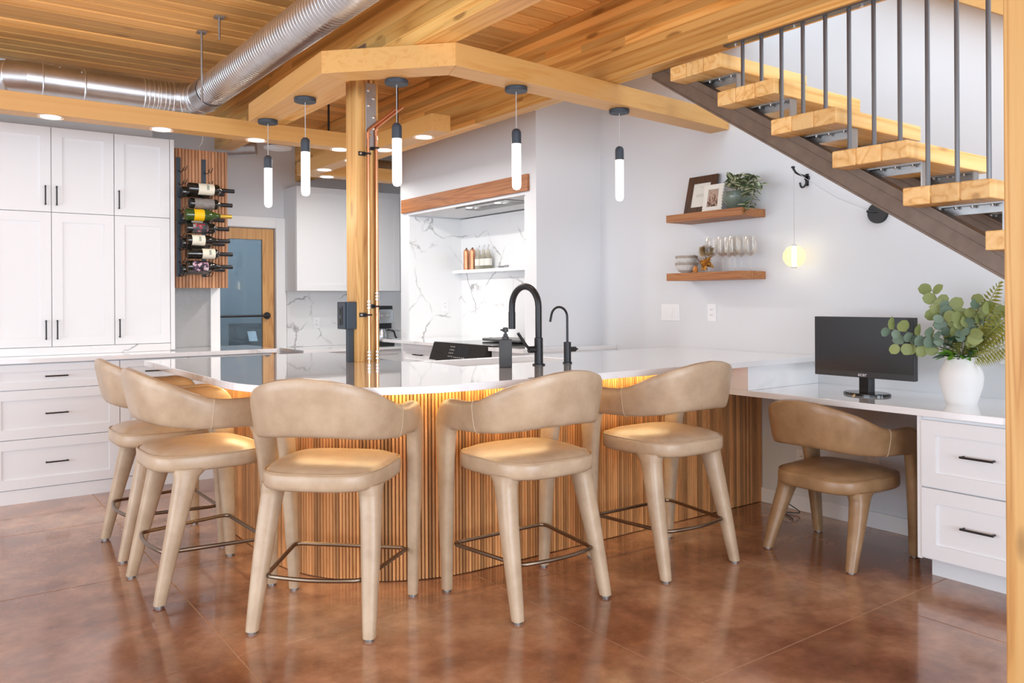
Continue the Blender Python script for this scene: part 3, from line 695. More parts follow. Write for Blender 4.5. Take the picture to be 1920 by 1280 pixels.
sb = B().box(SX0 - .02, SX0, SY0 - .02, SY1 + .02, .68, ZI - .03).box(SX1, SX1 + .02, SY0 - .02, SY1 + .02, .68, ZI - .03).box(SX0, SX1, SY0 - .02, SY0, .68, ZI - .03).box(SX0, SX1, SY1, SY1 + .02, .68, ZI - .03).box(SX0, SX1, SY0, SY1, .68, .70)
obj('basin', sb, M_white, t); obj('drain', B().lathe([(0.045, 0), (0.045, 0.004), (0.02, 0.002)], (2.5, 3.52, 0.70), 20), M_inox, t)

t = thing('kitchen_island', 'curved island base clad in narrow vertical wooden slats', 'island', (2.4, 3.5, 0))
core = [(2.03, 4.62), (1.362, 4.62)] + arc(2.05, 3.79, 0.688, 180, 270, 24) + [(XW - 0.001, 3.102), (XW - 0.001, 3.74), (2.86 + 0.03, 3.74), (2.89, 3.31), (2.11, 3.31), (2.11, 3.74), (2.03, 3.74)]
obj('core', B().prism(core, 0.0, ZI - 0.032), M_gap, t)
path = [(1.355, 4.62), (1.355, 3.79)] + arc(2.05, 3.79, 0.695, 180, 270, 40)[1:] + [(XW - 0.004, 3.095)]
# drop-in panel under the sink keeps the base closed
obj('back_panel', box(2.03, XW - 0.002, 3.74, 3.755, 0.0, ZI - 0.032), M_cab, t)
L = [0.0]
for i in range(1, len(path)): L.append(L[-1] + math.dist(path[i], path[i - 1]))
def at(s):
    for i in range(1, len(path)):
        if s <= L[i] or i == len(path) - 1:
            u = (s - L[i - 1]) / (L[i] - L[i - 1]); a, b2 = path[i - 1], path[i]
            return a[0] + (b2[0] - a[0]) * u, a[1] + (b2[1] - a[1]) * u, math.atan2(b2[1] - a[1], b2[0] - a[0])
NS = 252; sw = L[-1] / NS
pr = [(-sw * 0.42, 0.006), (-sw * 0.42, -0.004), (-sw * 0.26, -0.0095), (sw * 0.26, -0.0095), (sw * 0.42, -0.004), (sw * 0.42, 0.006)]
slat_me = B().prism(pr, 0.004, ZI - 0.033).mesh('slat', M_slat)
slat_lo = B().prism(pr, 0.004, 0.722).mesh('slat_low', M_slat)
for k in range(NS):
    x, y, a = at((k + 0.5) * sw)
    low = x > 3.505
    link('slat', slat_lo if low else slat_me, t, (x - 2.4, y - 3.5, 0), (0, 0, a))
# white quartz block that carries the worktop's wall end down to the desk
tag(obj('worktop_support', box(3.514, XW - 0.001, 2.70, 3.08, ZD + 0.0002, ZI - 0.0302), M_quartz, bevel=0.002), 'white quartz block between desk top and raised island worktop', 'support')

# ------------------------------------------------------------------ faucets, soap
t = thing('kitchen_faucet', 'tall black gooseneck faucet with lever on the island', 'faucet', (2.487, 3.175, ZI))
fx, fy = 2.487, 3.175
obj('base', B().lathe([(0.032, 0), (0.032, 0.006), (0.022, 0.008), (0.0215, 0.135), (0.018, 0.137)], (fx, fy, ZI), 24), M_black, t, smooth=True)
neck = [(fx, fy, ZI + 0.13), (fx, fy, ZI + 0.29)] + [(fx - 0.01 * (1 - math.cos(R(a))), fy + 0.098 * (1 - math.cos(R(a))), ZI + 0.29 + 0.098 * math.sin(R(a)) * 1.05) for a in range(12, 181, 12)] + [(fx - 0.02, fy + 0.197, ZI + 0.255)]
obj('spout', B().tube(neck, 0.0165, 16), M_black, t, smooth=True)
obj('spray_head', B().cyl((fx - 0.02, fy + 0.197, ZI + 0.262), (fx - 0.02, fy + 0.197, ZI + 0.175), 0.0185, 16), M_black, t, smooth=True)
lv = B().cyl((fx, fy, ZI + 0.078), (fx - 0.055, fy + 0.01, ZI + 0.078), 0.017, 14)
lv.tube([(fx - 0.05, fy + 0.01, ZI + 0.080), (fx - 0.07, fy + 0.012, ZI + 0.10), (fx - 0.115, fy + 0.02, ZI + 0.163)], 0.0075, 10)
obj('lever', lv, M_black, t, smooth=True)
t = thing('filter_tap', 'small slim black filter tap beside the tall faucet', 'faucet', (2.672, 3.173, ZI))
fx, fy = 2.672, 3.173
obj('base', B().lathe([(0.024, 0), (0.024, 0.006), (0.019, 0.008), (0.019, 0.108), (0.008, 0.11)], (fx, fy, ZI), 20), M_black, t, smooth=True)
neck = [(fx, fy, ZI + 0.10), (fx, fy, ZI + 0.235)] + [(fx - 0.008 * (1 - math.cos(R(a))), fy + 0.055 * (1 - math.cos(R(a))), ZI + 0.235 + 0.052 * math.sin(R(a))) for a in range(15, 166, 15)]
neck.append((fx - 0.018, fy + 0.117, ZI + 0.21))
obj('spout', B().tube(neck, 0.0062, 10), M_black, t, smooth=True)
obj('knob', B().cyl((fx + 0.015, fy, ZI + 0.070), (fx + 0.052, fy, ZI + 0.070), 0.0135, 14).cyl((fx + 0.05, fy, ZI + 0.070), (fx + 0.068, fy, ZI + 0.070), 0.005, 8), M_black, t, smooth=True)
t = thing('soap_dispenser', 'square black soap dispenser with a pump on the island', 'dispenser', (2.286, 3.179, ZI))
M_wash = plain('washed_black', (0.045, 0.045, 0.046), 0.5, var=0.5, bscale=18)
sq = [(2.286 + 0.044 * math.cos(R(45 - 36 + 90 * k)), 3.179 + 0.044 * math.sin(R(45 - 36 + 90 * k))) for k in range(4)]
obj('body', B().prism(sq, ZI, ZI + 0.135), M_wash, t, bevel=0.004)
obj('pump', B().lathe([(0.016, 0), (0.016, 0.012), (0.011, 0.014), (0.011, 0.024), (0.006, 0.026), (0.006, 0.034), (0.014, 0.036), (0.014, 0.052), (0.010, 0.057)], (2.286, 3.179, ZI + 0.135), 18).box(2.262, 2.286, 3.171, 3.187, ZI + .176, ZI + .184), M_wash, t, smooth=True)

# ------------------------------------------------------------------ shaker cabinets
def front_x(t, name, x0, x1, z0, z1, y, rail=0.062, th=0.02, hv=None, hh=None):
    """shaker front facing -Y, frame proud of a recessed panel"""
    g = 0.0022; x0 += g; x1 -= g; z0 += g; z1 -= g
    b = B().box(x0, x0 + rail, y, y + th, z0, z1).box(x1 - rail, x1, y, y + th, z0, z1).box(x0 + rail, x1 - rail, y, y + th, z0, z0 + rail).box(x0 + rail, x1 - rail, y, y + th, z1 - rail, z1)
    b.box(x0 + rail, x1 - rail, y + 0.009, y + th, z0 + rail, z1 - rail)
    p = obj(name, b, M_cab, t)
    if hv:
        hx, hz = hv; h = B().cyl((hx, y - 0.022, hz - 0.064), (hx, y - 0.022, hz + 0.064), 0.0045, 8)
        for s in (-1, 1): h.cyl((hx, y - 0.022, hz + s * 0.058), (hx, y + 0.001, hz + s * 0.058), 0.0045, 8)
        sub('handle', h, M_black, p, smooth=True)
    if hh:
        hx, hz = hh; h = B().cyl((hx - 0.064, y - 0.022, hz), (hx + 0.064, y - 0.022, hz), 0.0045, 8)
        for s in (-1, 1): h.cyl((hx + s * 0.058, y - 0.022, hz), (hx + s * 0.058, y + 0.001, hz), 0.0045, 8)
        sub('handle', h, M_black, p, smooth=True)
    return p
def front_y(t, name, y0, y1, z0, z1, x, rail=0.062, th=0.02, hh=None):
    """shaker front facing -X"""
    g = 0.0022; y0 += g; y1 -= g; z0 += g; z1 -= g
    b = B().box(x, x + th, y0, y0 + rail, z0, z1).box(x, x + th, y1 - rail, y1, z0, z1).box(x, x + th, y0 + rail, y1 - rail, z0, z0 + rail).box(x, x + th, y0 + rail, y1 - rail, z1 - rail, z1)
    b.box(x + 0.009, x + th, y0 + rail, y1 - rail, z0 + rail, z1 - rail)
    p = obj(name, b, M_cab, t)
    if hh:
        hy, hz = hh; h = B().cyl((x - 0.024, hy - 0.066, hz), (x - 0.024, hy + 0.066, hz), 0.005, 8)
        for s in (-1, 1): h.cyl((x - 0.024, hy + s * 0.060, hz), (x + 0.001, hy + s * 0.060, hz), 0.005, 8)
        sub('handle', h, M_black, p, smooth=True)
    return p
YU, YL = 6.065, 5.815
def upper(label, x0, x1, z0, z1, doors, hz, group):
    t = thing('wall_cabinet', label, 'cabinet', ((x0 + x1) / 2, YU + 0.18, z0), group=group)
    obj('body', box(x0 + .001, x1 - .001, YU + 0.021, 6.415, z0 + .001, z1 - .001), M_cab, t)
    for a, b2, hx in doors: front_x(t, 'door', a, b2, z0, z1, YU, hv=(hx, hz))
gu = 'white shaker wall cabinets'
upper('short white two-door cabinet, upper row, beside the window edge of the tall pair', 0.33, 1.071, 1.832, 2.392, [(0.33, 0.695, 0.66), (0.695, 1.071, 0.725)], 1.94, gu)
upper('short white one-door cabinet, upper row, next to the wine rack', 1.071, 1.432, 1.832, 2.392, [(1.071, 1.432, 1.100)], 1.94, gu)
upper('tall white two-door cabinet standing on the counter, lower row', 0.33, 1.071, 0.947, 1.832, [(0.33, 0.695, 0.66), (0.695, 1.071, 0.725)], 1.06, gu)
upper('tall white one-door cabinet, lower row, next to the wine rack', 1.071, 1.432, 0.947, 1.832, [(1.071, 1.432, 1.100)], 1.06, gu)
upper('tall white cabinet, lower row, cut by the photo edge', -0.40, 0.33, 0.947, 1.832, [(-0.40, -0.03, -0.07), (-0.03, 0.33, 0.0)], 1.06, gu)
upper('short white cabinet, upper row, cut by the photo edge', -0.40, 0.33, 1.832, 2.392, [(-0.40, -0.03, -0.07), (-0.03, 0.33, 0.0)], 1.94, gu)
tag(obj('cabinet_end_panel', box(1.434, 1.462, YU - 0.002, 6.415, 0.90, 2.392), M_cab, bevel=0.002), 'white end panel closing the tall cabinets beside the wine rack', 'panel')
tag(obj('counter_upstand', box(-0.40, 1.432, YU + 0.004, YU + 0.02, 0.894, 0.946), M_splash), 'low veined quartz strip under the tall white cabinets', 'backsplash')
def lower(label, x0, x1, hx):
    t = thing('drawer_cabinet', label, 'cabinet', ((x0 + x1) / 2, YL + 0.28, 0), group='white drawer cabinets under the back counter')
    obj('body', box(x0 + .001, x1 - .001, YL + 0.021, 6.415, 0.0, 0.860), M_cab, t)
    obj('plinth', box(x0 + .001, x1 - .001, YL + 0.006, YL + 0.02, 0.0, 0.084), M_cab, t)
    for z0, z1 in ((0.087, 0.394), (0.394, 0.699), (0.699, 0.858)):
        front_x(t, 'drawer', x0, x1, z0, z1, YL, rail=0.045 if z0 > 0.6 else 0.06, hh=(hx, (z0 + z1) / 2))
lower('white three-drawer cabinet, widest one left of the first stool', 0.33, 1.055, 0.69)
lower('white three-drawer cabinet behind the first stool', 1.055, 1.49, 1.272)
lower('white three-drawer cabinet behind the island at the counter end', 1.49, 2.08, 1.78)
lower('white three-drawer cabinet cut by the photo edge', -0.40, 0.33, -0.03)
tag(obj('back_counter', B().box(-0.45, 2.105, 5.785, 6.418, 0.864, 0.893), M_quartz, bevel=0.002), 'white quartz counter under the tall white cabinets', 'worktop')
tag(obj('counter_backsplash', box(1.464, 1.80, 6.405, 6.419, 0.894, 1.345), plain('grey_tile', (0.40, 0.40, 0.40), 0.25, bump=0.3, bscale=30)), 'grey textured backsplash under the wine rack panel', 'backsplash')

# ------------------------------------------------------------------ wine rack panel and bottles
WY = 6.15
t = thing('slatted_panel', 'vertical slatted wood panel holding the wine racks', 'panel', (1.67, WY, 1.34))
obj('backing', box(1.464, 1.862, WY + 0.012, 6.415, 1.345, 2.352), plain('panel_backing', (0.12, 0.055, 0.02), 0.7), t)
sl = B().prism([(-0.0108, 0.0), (-0.0108, -0.008), (-0.007, -0.013), (0.007, -0.013), (0.0108, -0.008), (0.0108, 0.0)], 0, 1.012).mesh('slat', M_slat2)
for k in range(17): link('slat', sl, t, (1.476 + k * 0.0235 - 1.67, 0.012, 0.0))
def rack(label, x):
    t = thing('wine_rack', label, 'rack', (x, WY - 0.01, 1.42), group='black metal wine racks')
    obj('strip', box(x - 0.016, x + 0.016, WY - 0.006, WY - 0.001, 1.42, 2.285), M_slate, t)
    for k in range(9):
        z = 2.19 - k * 0.094; q = B()
        for dx in (-0.0, 0.02):
            pts = [(x + dx, WY - 0.005, z)]
            for i in range(2):
                yy = WY - 0.03 - i * 0.085
                pts += [(x + dx + 0.004, yy, z - 0.012), (x + dx + 0.012, yy - 0.04, z - 0.014), (x + dx + 0.018, yy - 0.06, z + 0.012)]
            if dx == 0.0: q.tube(catmull(pts, 4), 0.0028, 6)
        obj('peg', q, M_black, t, smooth=True)
rack('black wall wine rack strip nearer the tall cabinets', 1.51)
rack('black wall wine rack strip on the slatted panel middle', 1.688)
def bottle(label, x0, y, z, r, shape, glass, foil, lab, lx, extra=None, L_=0.30):
    t = thing('wine_bottle', label, 'bottle', (x0, y, z), group='wine bottles on the wall rack', world=False)
    n0, n1 = (0.62, 0.72) if shape == 'bordeaux' else (0.45, 0.74)
    prof = [(0.0, 0.0), (r * 0.9, 0.0), (r, 0.006), (r, L_ * n0)]
    for k in range(1, 7):
        u = k / 6.0; s = (0.5 - 0.5 * math.cos(math.pi * u)); prof.append((r + (0.0145 - r) * s, L_ * (n0 + (n1 - n0) * u)))
    prof += [(0.0142, L_ * 0.76)]
    obj('glass', B().lathe(prof, n=24, axis='X', cap0=False), glass, t, smooth=True)
    obj('capsule', B().lathe([(0.0150, L_ * 0.745), (0.0150, L_ * 0.985), (0.0135, L_)], n=20, axis='X'), foil, t, smooth=True)
    if lab:
        l = obj('label', B().lathe([(r + 0.0006, lx[0]), (r + 0.0006, lx[1])], n=24, axis='X', cap0=False, cap1=False), lab, t, smooth=True)
        if extra:
            a0, a1, m2 = extra; q = B(); vs = []
            for i in range(7):
                a = R(205 - 10 + (i - 3) * 9); vs.append((lx[0] + (lx[1] - lx[0]) * a0, (r + .0012) * math.cos(a), -(r + .0012) * math.sin(a) * 1.0)); vs.append((lx[0] + (lx[1] - lx[0]) * a1, (r + .0012) * math.cos(a), -(r + .0012) * math.sin(a)))
            q.add(vs, [(2 * i, 2 * i + 1, 2 * i + 3, 2 * i + 2) for i in range(6)]); sub('print', q, m2, l)
    return t
BY = WY - 0.165; BY2 = WY - 0.068
bottle('dark wine bottle with cream label, topmost on the rack', 1.535, BY, 2.045, 0.041, 'bordeaux', M_bottle, M_foilb, M_lcream, (0.065, 0.175), (0.5, 0.66, M_lpat), 0.325)
bottle('dark wine bottle with grey label, second from the top', 1.545, BY, 1.940, 0.037, 'bordeaux', M_bottle, M_foilb, M_lgrey, (0.03, 0.165))
bottle('green sparkling bottle with yellow label and gold foil', 1.515, BY, 1.858, 0.042, 'burgundy', M_green, M_foilg, M_lyel, (0.055, 0.125), None, 0.325)
bottle('dark wine bottle with red marked dark label, fourth from top', 1.520, BY, 1.765, 0.038, 'bordeaux', M_bottle, M_foilb, M_lred, (0.04, 0.145))
bottle('dark wine bottle with white label near its base, fifth from top', 1.525, BY, 1.678, 0.038, 'burgundy', M_bottle, M_foilb, M_lcream, (0.03, 0.12), (0.5, 0.68, M_lpat))
bottle('dark wine bottle with white label near its shoulder, sixth from top', 1.525, BY, 1.582, 0.037, 'bordeaux', M_bottle, M_foilb, M_lcream, (0.10, 0.19), (0.5, 0.68, M_lpat), 0.32)
bottle('dark wine bottle with pink patterned label, lowest on the rack', 1.525, BY, 1.490, 0.041, 'burgundy', M_bottle, M_foilb, M_lpink, (0.03, 0.14), None, 0.32)
for z, lb in ((2.030, 'plain dark bottle lying behind the topmost bottle'), (1.838, 'dark bottle with pale label lying behind the yellow labelled bottle'),
              (1.662, 'plain dark bottle lying behind the fifth bottle'), (1.472, 'plain dark bottle lying behind the lowest bottle')):
    bottle(lb, 1.515, BY2, z, 0.038, 'bordeaux', M_bottle, M_foilb, M_lcream if 'pale' in lb else None, (0.06, 0.14))
tag(obj('power_cable', B().tube(catmull([(1.70, 6.30, 2.352), (1.69, 6.27, 2.40), (1.715, 6.27, 2.46), (1.715, 6.27, 2.70)]), 0.004, 6), M_white, smooth=True), 'thin white cable rising from the top of the wine panel', 'cable')

# ------------------------------------------------------------------ coffee counter at the back
def back_upper(label, x0, x1, hx):
    t = thing('wall_cabinet', label, 'cabinet', ((x0 + x1) / 2, 7.56, 1.335), group='white wall cabinets over the coffee counter')
    obj('body', box(x0, x1, 7.421, YB - 0.002, 1.335, 2.335), M_cab, t); front_x(t, 'door', x0, x1, 1.335, 2.335, 7.40, hv=(hx, 1.45))
back_upper('white wall cabinet with one door next to the glass door', 2.884, 3.45, 3.40)
back_upper('white wall cabinet with one door behind the post and pipes', 3.45, 3.99, 3.50)
t = thing('coffee_base_cabinet', 'low white base cabinet under the coffee counter', 'cabinet', (3.4, 7.4, 0))
obj('body', box(2.85, 4.38, 7.141, YB - 0.002, 0.0, 0.757), M_cab, t)
for a, b2 in ((2.85, 3.35), (3.35, 3.85), (3.85, 4.38)):
    front_x(t, 'drawer', a, b2, 0.60, 0.757, 7.12, rail=0.04); front_x(t, 'door', a, b2, 0.09, 0.60, 7.12)
tag(obj('coffee_counter', box(2.825, 4.39, 7.095, YB - 0.001, 0.759, 0.785), M_quartz, bevel=0.002), 'low white quartz counter with the coffee maker on it', 'worktop')
tag(obj('coffee_backsplash', box(2.905, 4.39, YB - 0.014, YB - 0.001, 0.786, 1.334), M_splash), 'veined white backsplash behind the coffee counter', 'backsplash')
def outlet(label, c, axis, w=0.07, h=0.115, gangs=1, kind='outlet'):
    cx, cy, cz = c; t = thing('wall_outlet' if kind == 'outlet' else 'switch_plate', label, 'outlet' if kind == 'outlet' else 'switch', c)
    def bx(a0, a1, d0, d1, z0, z1):
        return B().box(cx + d0, cx + d1, cy + a0, cy + a1, cz + z0, cz + z1) if axis == 'X' else B().box(cx + a0, cx + a1, cy + d0, cy + d1, cz + z0, cz + z1)
    W_ = w * gangs if gangs == 1 else 0.165
    obj('cover', bx(-W_ / 2, W_ / 2, -0.006, 0, -h / 2, h / 2), M_white, t, bevel=0.0015)
    for g in range(gangs):
        oc = (g - (gangs - 1) / 2) * 0.046
        if kind == 'outlet':
            rc = obj('receptacle', bx(oc - 0.017, oc + 0.017, -0.008, -0.005, -0.034, 0.034), M_white, t)
            s = B()
            for zz in (-0.019, 0.016):
                for a in (-0.006, 0.006):
                    q = bx(oc + a - 0.0012, oc + a + 0.0012, -0.0086, -0.0075, zz - 0.003, zz + 0.006); s.add(q.v, q.f)
            sub('slot', s, M_gap, rc)
        else:
            obj('rocker', bx(oc - 0.016, oc + 0.016, -0.0095, -0.005, -0.034, 0.034), M_white, t, bevel=0.001)
outlet('white wall outlet on the veined backsplash near the glass door', (3.208, YB - 0.014, 1.02), 'Y')
outlet('white wall outlet behind the coffee maker', (4.02, YB - 0.014, 1.0), 'Y')
outlet('white wall outlet on the far side of the cooking niche', (3.90, 6.378, 1.192), 'Y')
outlet('white wall outlet under the lower floating shelf', (XW, 3.47, 1.151), 'X')
outlet('white three-gang switch plate on the grey wall under the shelves', (XW, 3.828, 1.148), 'X', gangs=3, kind='switch')
outlet('white wall outlet under the desk beside the drawers', (XW, 2.37, 0.40), 'X')
outlet('white wall outlet under the desk near the slatted island', (XW, 2.81, 0.30), 'X')
outlet('white wall outlet behind the flower vase', (XW, 1.70, 0.98), 'X')
t = thing('coffee_maker', 'steel and black coffee maker with thermal jug on the low counter', 'appliance', (3.77, 7.42, 0.785))
obj('base', box(3.67, 3.87, 7.30, 7.54, 0.785, 0.82), M_blackp, t, bevel=0.006); obj('tower', box(3.68, 3.86, 7.46, 7.56, 0.82, 1.06), M_blackp, t)
hd = obj('head', box(3.675, 3.865, 7.31, 7.56, 1.01, 1.15), M_inox, t, bevel=0.006)
sub('control_panel', B().box(3.70, 3.84, 7.305, 7.311, 1.05, 1.12), M_chrome, hd); sub('dial', B().lathe([(0.016, 0), (0.014, -0.01)], (3.80, 7.305, 1.085), 14, 'Y').lathe([(0.016, 0), (0.014, -0.01)], (3.74, 7.305, 1.085), 14, 'Y'), M_inox, hd, smooth=True)
obj('lid', box(3.68, 3.86, 7.32, 7.55, 1.15, 1.185), M_blackp, t, bevel=0.008); obj('filter_holder', box(3.69, 3.85, 7.33, 7.46, 0.955, 1.012), M_blackp, t)
j = obj('jug', B().lathe([(0.062, 0), (0.066, 0.01), (0.066, 0.09), (0.045, 0.125), (0.045, 0.13)], (3.77, 7.385, 0.822), 24), M_inox, t, smooth=True)
sub('jug_handle', B().tube(catmull([(3.82, 7.36, 0.94), (3.87, 7.33, 0.93), (3.885, 7.32, 0.88), (3.90, 7.31, 0.85)]), 0.009, 8), M_blackp, j, smooth=True)
obj('power_cord', B().tube(catmull([(3.86, 7.54, 0.86), (3.93, 7.58, 0.90), (3.96, 7.62, 0.98), (4.02, 7.70, 1.018)]), 0.004, 6), M_blackp, t, smooth=True)

# ------------------------------------------------------------------ range, its counter, mantel, hood
tag(obj('range_mantel', box(XN - 0.022, XN - 0.0005, 4.605, 6.493, 2.022, 2.143), wood('mantel_wood', (0.40, 0.155, 0.05), (0.31, 0.11, 0.033), (0.19, 0.06, 0.018), 'Y', 1.0, 24, 0.5, knots=0, rndvar=0.05), bevel=0.002), 'reddish brown wooden mantel board over the cooking niche', 'mantel')
t = thing('range_hood', 'flat steel hood insert with two lamps in the niche ceiling', 'hood', (3.66, 5.3, 1.985))
obj('frame', B().box(3.56, 3.80, 4.94, 5.65, 1.988, 1.9995), M_inox, t, bevel=0.002)
for y0, y1 in ((4.97, 5.28), (5.31, 5.62)):
    f = obj('filter', box(3.64, 3.78, y0, y1, 1.984, 1.989), M_inox, t)
    s = B()
    for k in range(14): s.box(3.645 + k * 0.0095, 3.648 + k * 0.0095, y0 + .005, y1 - .005, 1.9825, 1.9845)
    sub('louvre', s, M_galv, f)
for y in (5.10, 5.50): obj('lamp', B().lathe([(0.026, 0), (0.022, -0.003), (0.0, -0.003)], (3.60, y, 1.988), 20, cap1=False), M_hoodl, t)
area('hood_light', (3.70, 5.3, 1.975), (0, 0, 0), 0.15, 0.6, 0.8, (1, 1, 1))
area('niche_back_light', (3.62, 5.5, 1.95), (0, R(-35), 0), 0.1, 1.4, 0.3, (1, 1, 1))
tag(obj('niche_shelf', box(3.985, 4.084, 4.673, 6.377, 1.483, 1.513), M_quartz, bevel=0.002), 'white quartz shelf on the back of the cooking niche', 'shelf')
def range_cab(label, y0, y1, hand):
    t = thing('base_cabinet', label, 'cabinet', (3.6, (y0 + y1) / 2, 0))
    obj('body', box(3.331, XN + (0 if y1 > 6 else 0), y0, y1, 0.0, 0.873), M_cab, t)
    front_y(t, 'drawer', y0, y1, 0.70, 0.873, 3.31, rail=0.03 if y1 - y0 < .4 else 0.045, hh=((y0 + y1) / 2, 0.79) if hand else None)
    front_y(t, 'door', y0, y1, 0.09, 0.70, 3.31)
range_cab('white base cabinet with drawer beyond the range', 5.545, 6.10, True)
range_cab('white base cabinet on the near side of the range', 4.375, 4.775, False)
tag(obj('range_counter', B().box(3.28, 4.084, 5.545, 6.377, 0.875, 0.902).box(3.28, 3.532, 6.377, 6.12 + .3, 0.875, 0.902), M_quartz, bevel=0.002), 'white quartz counter beyond the range', 'worktop')
tag(obj('range_counter', B().box(3.28, XN - .001, 4.36, 4.775, 0.875, 0.902).box(XN - .001, 4.084, 4.673, 4.775, 0.875, 0.902).box(XN - .001, XW - .001, 4.36, 4.529, 0.875, 0.902), M_quartz), 'white quartz counter on the near side of the range', 'worktop')
tag(obj('counter_side_panel', box(3.335, XW - .001, 4.362, 4.374, 0.0, 0.874), M_cab), 'white panel closing the range counter towards the island', 'panel')
t = thing('cooking_range', 'dark slide-in cooking range with slanted control panel', 'stove', (3.6, 5.16, 0))
obj('body', box(3.30, 4.08, 4.78, 5.54, 0.0, 0.895), M_darkinox, t); obj('cooktop', box(3.30, 4.08, 4.785, 5.535, 0.895, 0.91), plain('ceramic_cooktop', (0.01, 0.01, 0.01), 0.08), t)
cp = B().add([(3.235, 4.785, 0.775), (3.235, 5.535, 0.775), (3.285, 5.535, 0.912), (3.285, 4.785, 0.912), (3.31, 4.785, 0.775), (3.31, 5.535, 0.775), (3.31, 5.535, 0.912), (3.31, 4.785, 0.912)],
              [(0, 1, 2, 3), (0, 3, 7, 4), (1, 5, 6, 2), (3, 2, 6, 7), (0, 4, 5, 1)])
cpo = obj('control_panel', cp, M_darkinox, t)
def onp(y, z): return (3.235 + (z - 0.775) / 0.137 * 0.05 - 0.0012, y, z)
sub('display', B().add([onp(5.00, .79), onp(5.29, .79), onp(5.29, .895), onp(5.00, .895)], [(0, 1, 2, 3)]), M_blackp, cpo)
ks = B()
for i in range(4):
    for k in range(3):
        y = 5.27 - k * 0.024; z = 0.882 - i * 0.024; ks.add([(p[0] - .0006, p[1], p[2]) for p in (onp(y, z), onp(y - .012, z), onp(y - .012, z + .006), onp(y, z + .006))], [(0, 1, 2, 3)])
for k in range(6):
    y = 5.19 - k * 0.026; z = 0.806; ks.add([(p[0] - .0006, p[1], p[2]) for p in (onp(y, z), onp(y - .014, z), onp(y - .014, z + .006), onp(y, z + .006))], [(0, 1, 2, 3)])
o = sub('key_marks', ks, plain('key_print', (0.45, 0.42, 0.38), 0.6), cpo); o['kind'] = 'stuff'
obj('oven_door', box(3.262, 3.30, 4.79, 5.53, 0.15, 0.755), M_darkinox, t, bevel=0.004); obj('oven_handle', B().cyl((3.225, 4.83, 0.735), (3.225, 5.49, 0.735), 0.011, 10), M_inox, t, smooth=True)
t = thing('griddle', 'flat grey griddle plate with handles lying on the cooktop', 'griddle', (3.7, 5.1, 0.911))
obj('plate', box(3.62, 3.86, 4.86, 5.36, 0.915, 0.937), plain('griddle_grey', (0.16, 0.16, 0.16), 0.4, 0.3), t, bevel=0.01, seg=3); obj('grip', B().cyl((3.74, 5.36, 0.93), (3.74, 5.42, 0.93), 0.006, 8).cyl((3.74, 4.86, 0.93), (3.74, 4.81, 0.93), 0.006, 8), M_black, t)
for k in range(4): pass
t = None
# bottles on the niche shelf
def niche_bottle(label, y, kind):
    t = thing('niche_bottle', label, 'bottle', (4.025, y, 1.513), group='bottles on the niche shelf', world=False)
    if kind == 'mill':
        obj('body', B().lathe([(0.030, 0), (0.030, 0.008), (0.027, 0.012), (0.027, 0.16), (0.024, 0.175), (0.014, 0.188), (0.0, 0.192)], n=20, cap1=False), M_copper, t, smooth=True)
        obj('knob', B().lathe([(0.006, 0), (0.008, 0.006), (0.0, 0.013)], (0, 0, 0.190), 10, cap1=False), M_black, t, smooth=True)
    else:
        obj('body', B().lathe([(0.032, 0), (0.034, 0.006), (0.034, 0.10), (0.016, 0.135), (0.0135, 0.165), (0.0145, 0.168)], n=20), M_bub, t, smooth=True)
        obj('label', B().lathe([(0.0346, 0.03), (0.0346, 0.09)], n=20, cap0=False, cap1=False), M_paper, t, smooth=True)
        obj('pourer', B().tube([(0, 0, 0.165), (0, 0, 0.19), (0.006, -0.01, 0.215)], 0.004, 8), M_inox, t, smooth=True)
niche_bottle('copper pepper mill on the niche shelf, nearest its far end', 6.20, 'mill')
niche_bottle('slightly shorter copper mill, second on the niche shelf', 6.10, 'mill')
niche_bottle('pale oil bottle with paper label beside the copper mills', 6.00, 'oil')
niche_bottle('pale oil bottle with pourer, third from the copper mills', 5.85, 'oil')
niche_bottle('pale oil bottle with paper label between two other oil bottles', 5.92, 'oil')
t = thing('shelf_dish', 'tiny grey pinch dish on the white niche shelf', 'dish', (4.03, 5.65, 1.513))
obj('bowl', B().lathe([(0.02, 0), (0.034, 0.016), (0.035, 0.018), (0.03, 0.015), (0.0, 0.004)], (4.03, 5.66, 1.513), 18, cap1=False).lathe([(0.014, 0), (0.02, 0.022), (0.0, 0.022)], (4.03, 5.58, 1.513), 14, cap1=False), plain('pewter', (0.4, 0.4, 0.4), 0.4, 0.6), t, smooth=True)

# ------------------------------------------------------------------ desk
ZD = 0.755
tag(obj('desk', box(3.514, XW - 0.001, 1.0, 3.09, ZD - 0.03, ZD), M_quartz, bevel=0.002), 'white quartz desk top along the grey wall', 'worktop')
t = thing('desk_drawer_cabinet', 'white two-drawer desk cabinet next to the tan chair', 'cabinet', (3.8, 1.5, 0))
obj('body', box(3.551, XW - 0.016, 1.05, 1.80, 0.10, ZD - 0.031), M_cab, t)
obj('side_panel', box(3.535, XW - 0.016, 1.80, 1.818, 0.10, ZD - 0.031), M_cab, t)
obj('plinth', box(3.655, XW - 0.016, 1.05, 1.815, 0.0, 0.10), M_cab, t)
front_y(t, 'drawer', 1.30, 1.80, 0.418, ZD - 0.045, 3.530, hh=(1.56, 0.571)); front_y(t, 'drawer', 1.30, 1.80, 0.108, 0.415, 3.530, hh=(1.56, 0.27))
t = thing('computer_monitor', 'black widescreen computer monitor on the white desk', 'monitor', (3.83, 2.222, ZD))
obj('panel', box(3.79, 3.82, 1.958, 2.488, 0.842, 1.145), M_bezel, t, bevel=0.003); obj('screen', box(3.7885, 3.7905, 1.964, 2.482, 0.872, 1.139), M_screen, t)
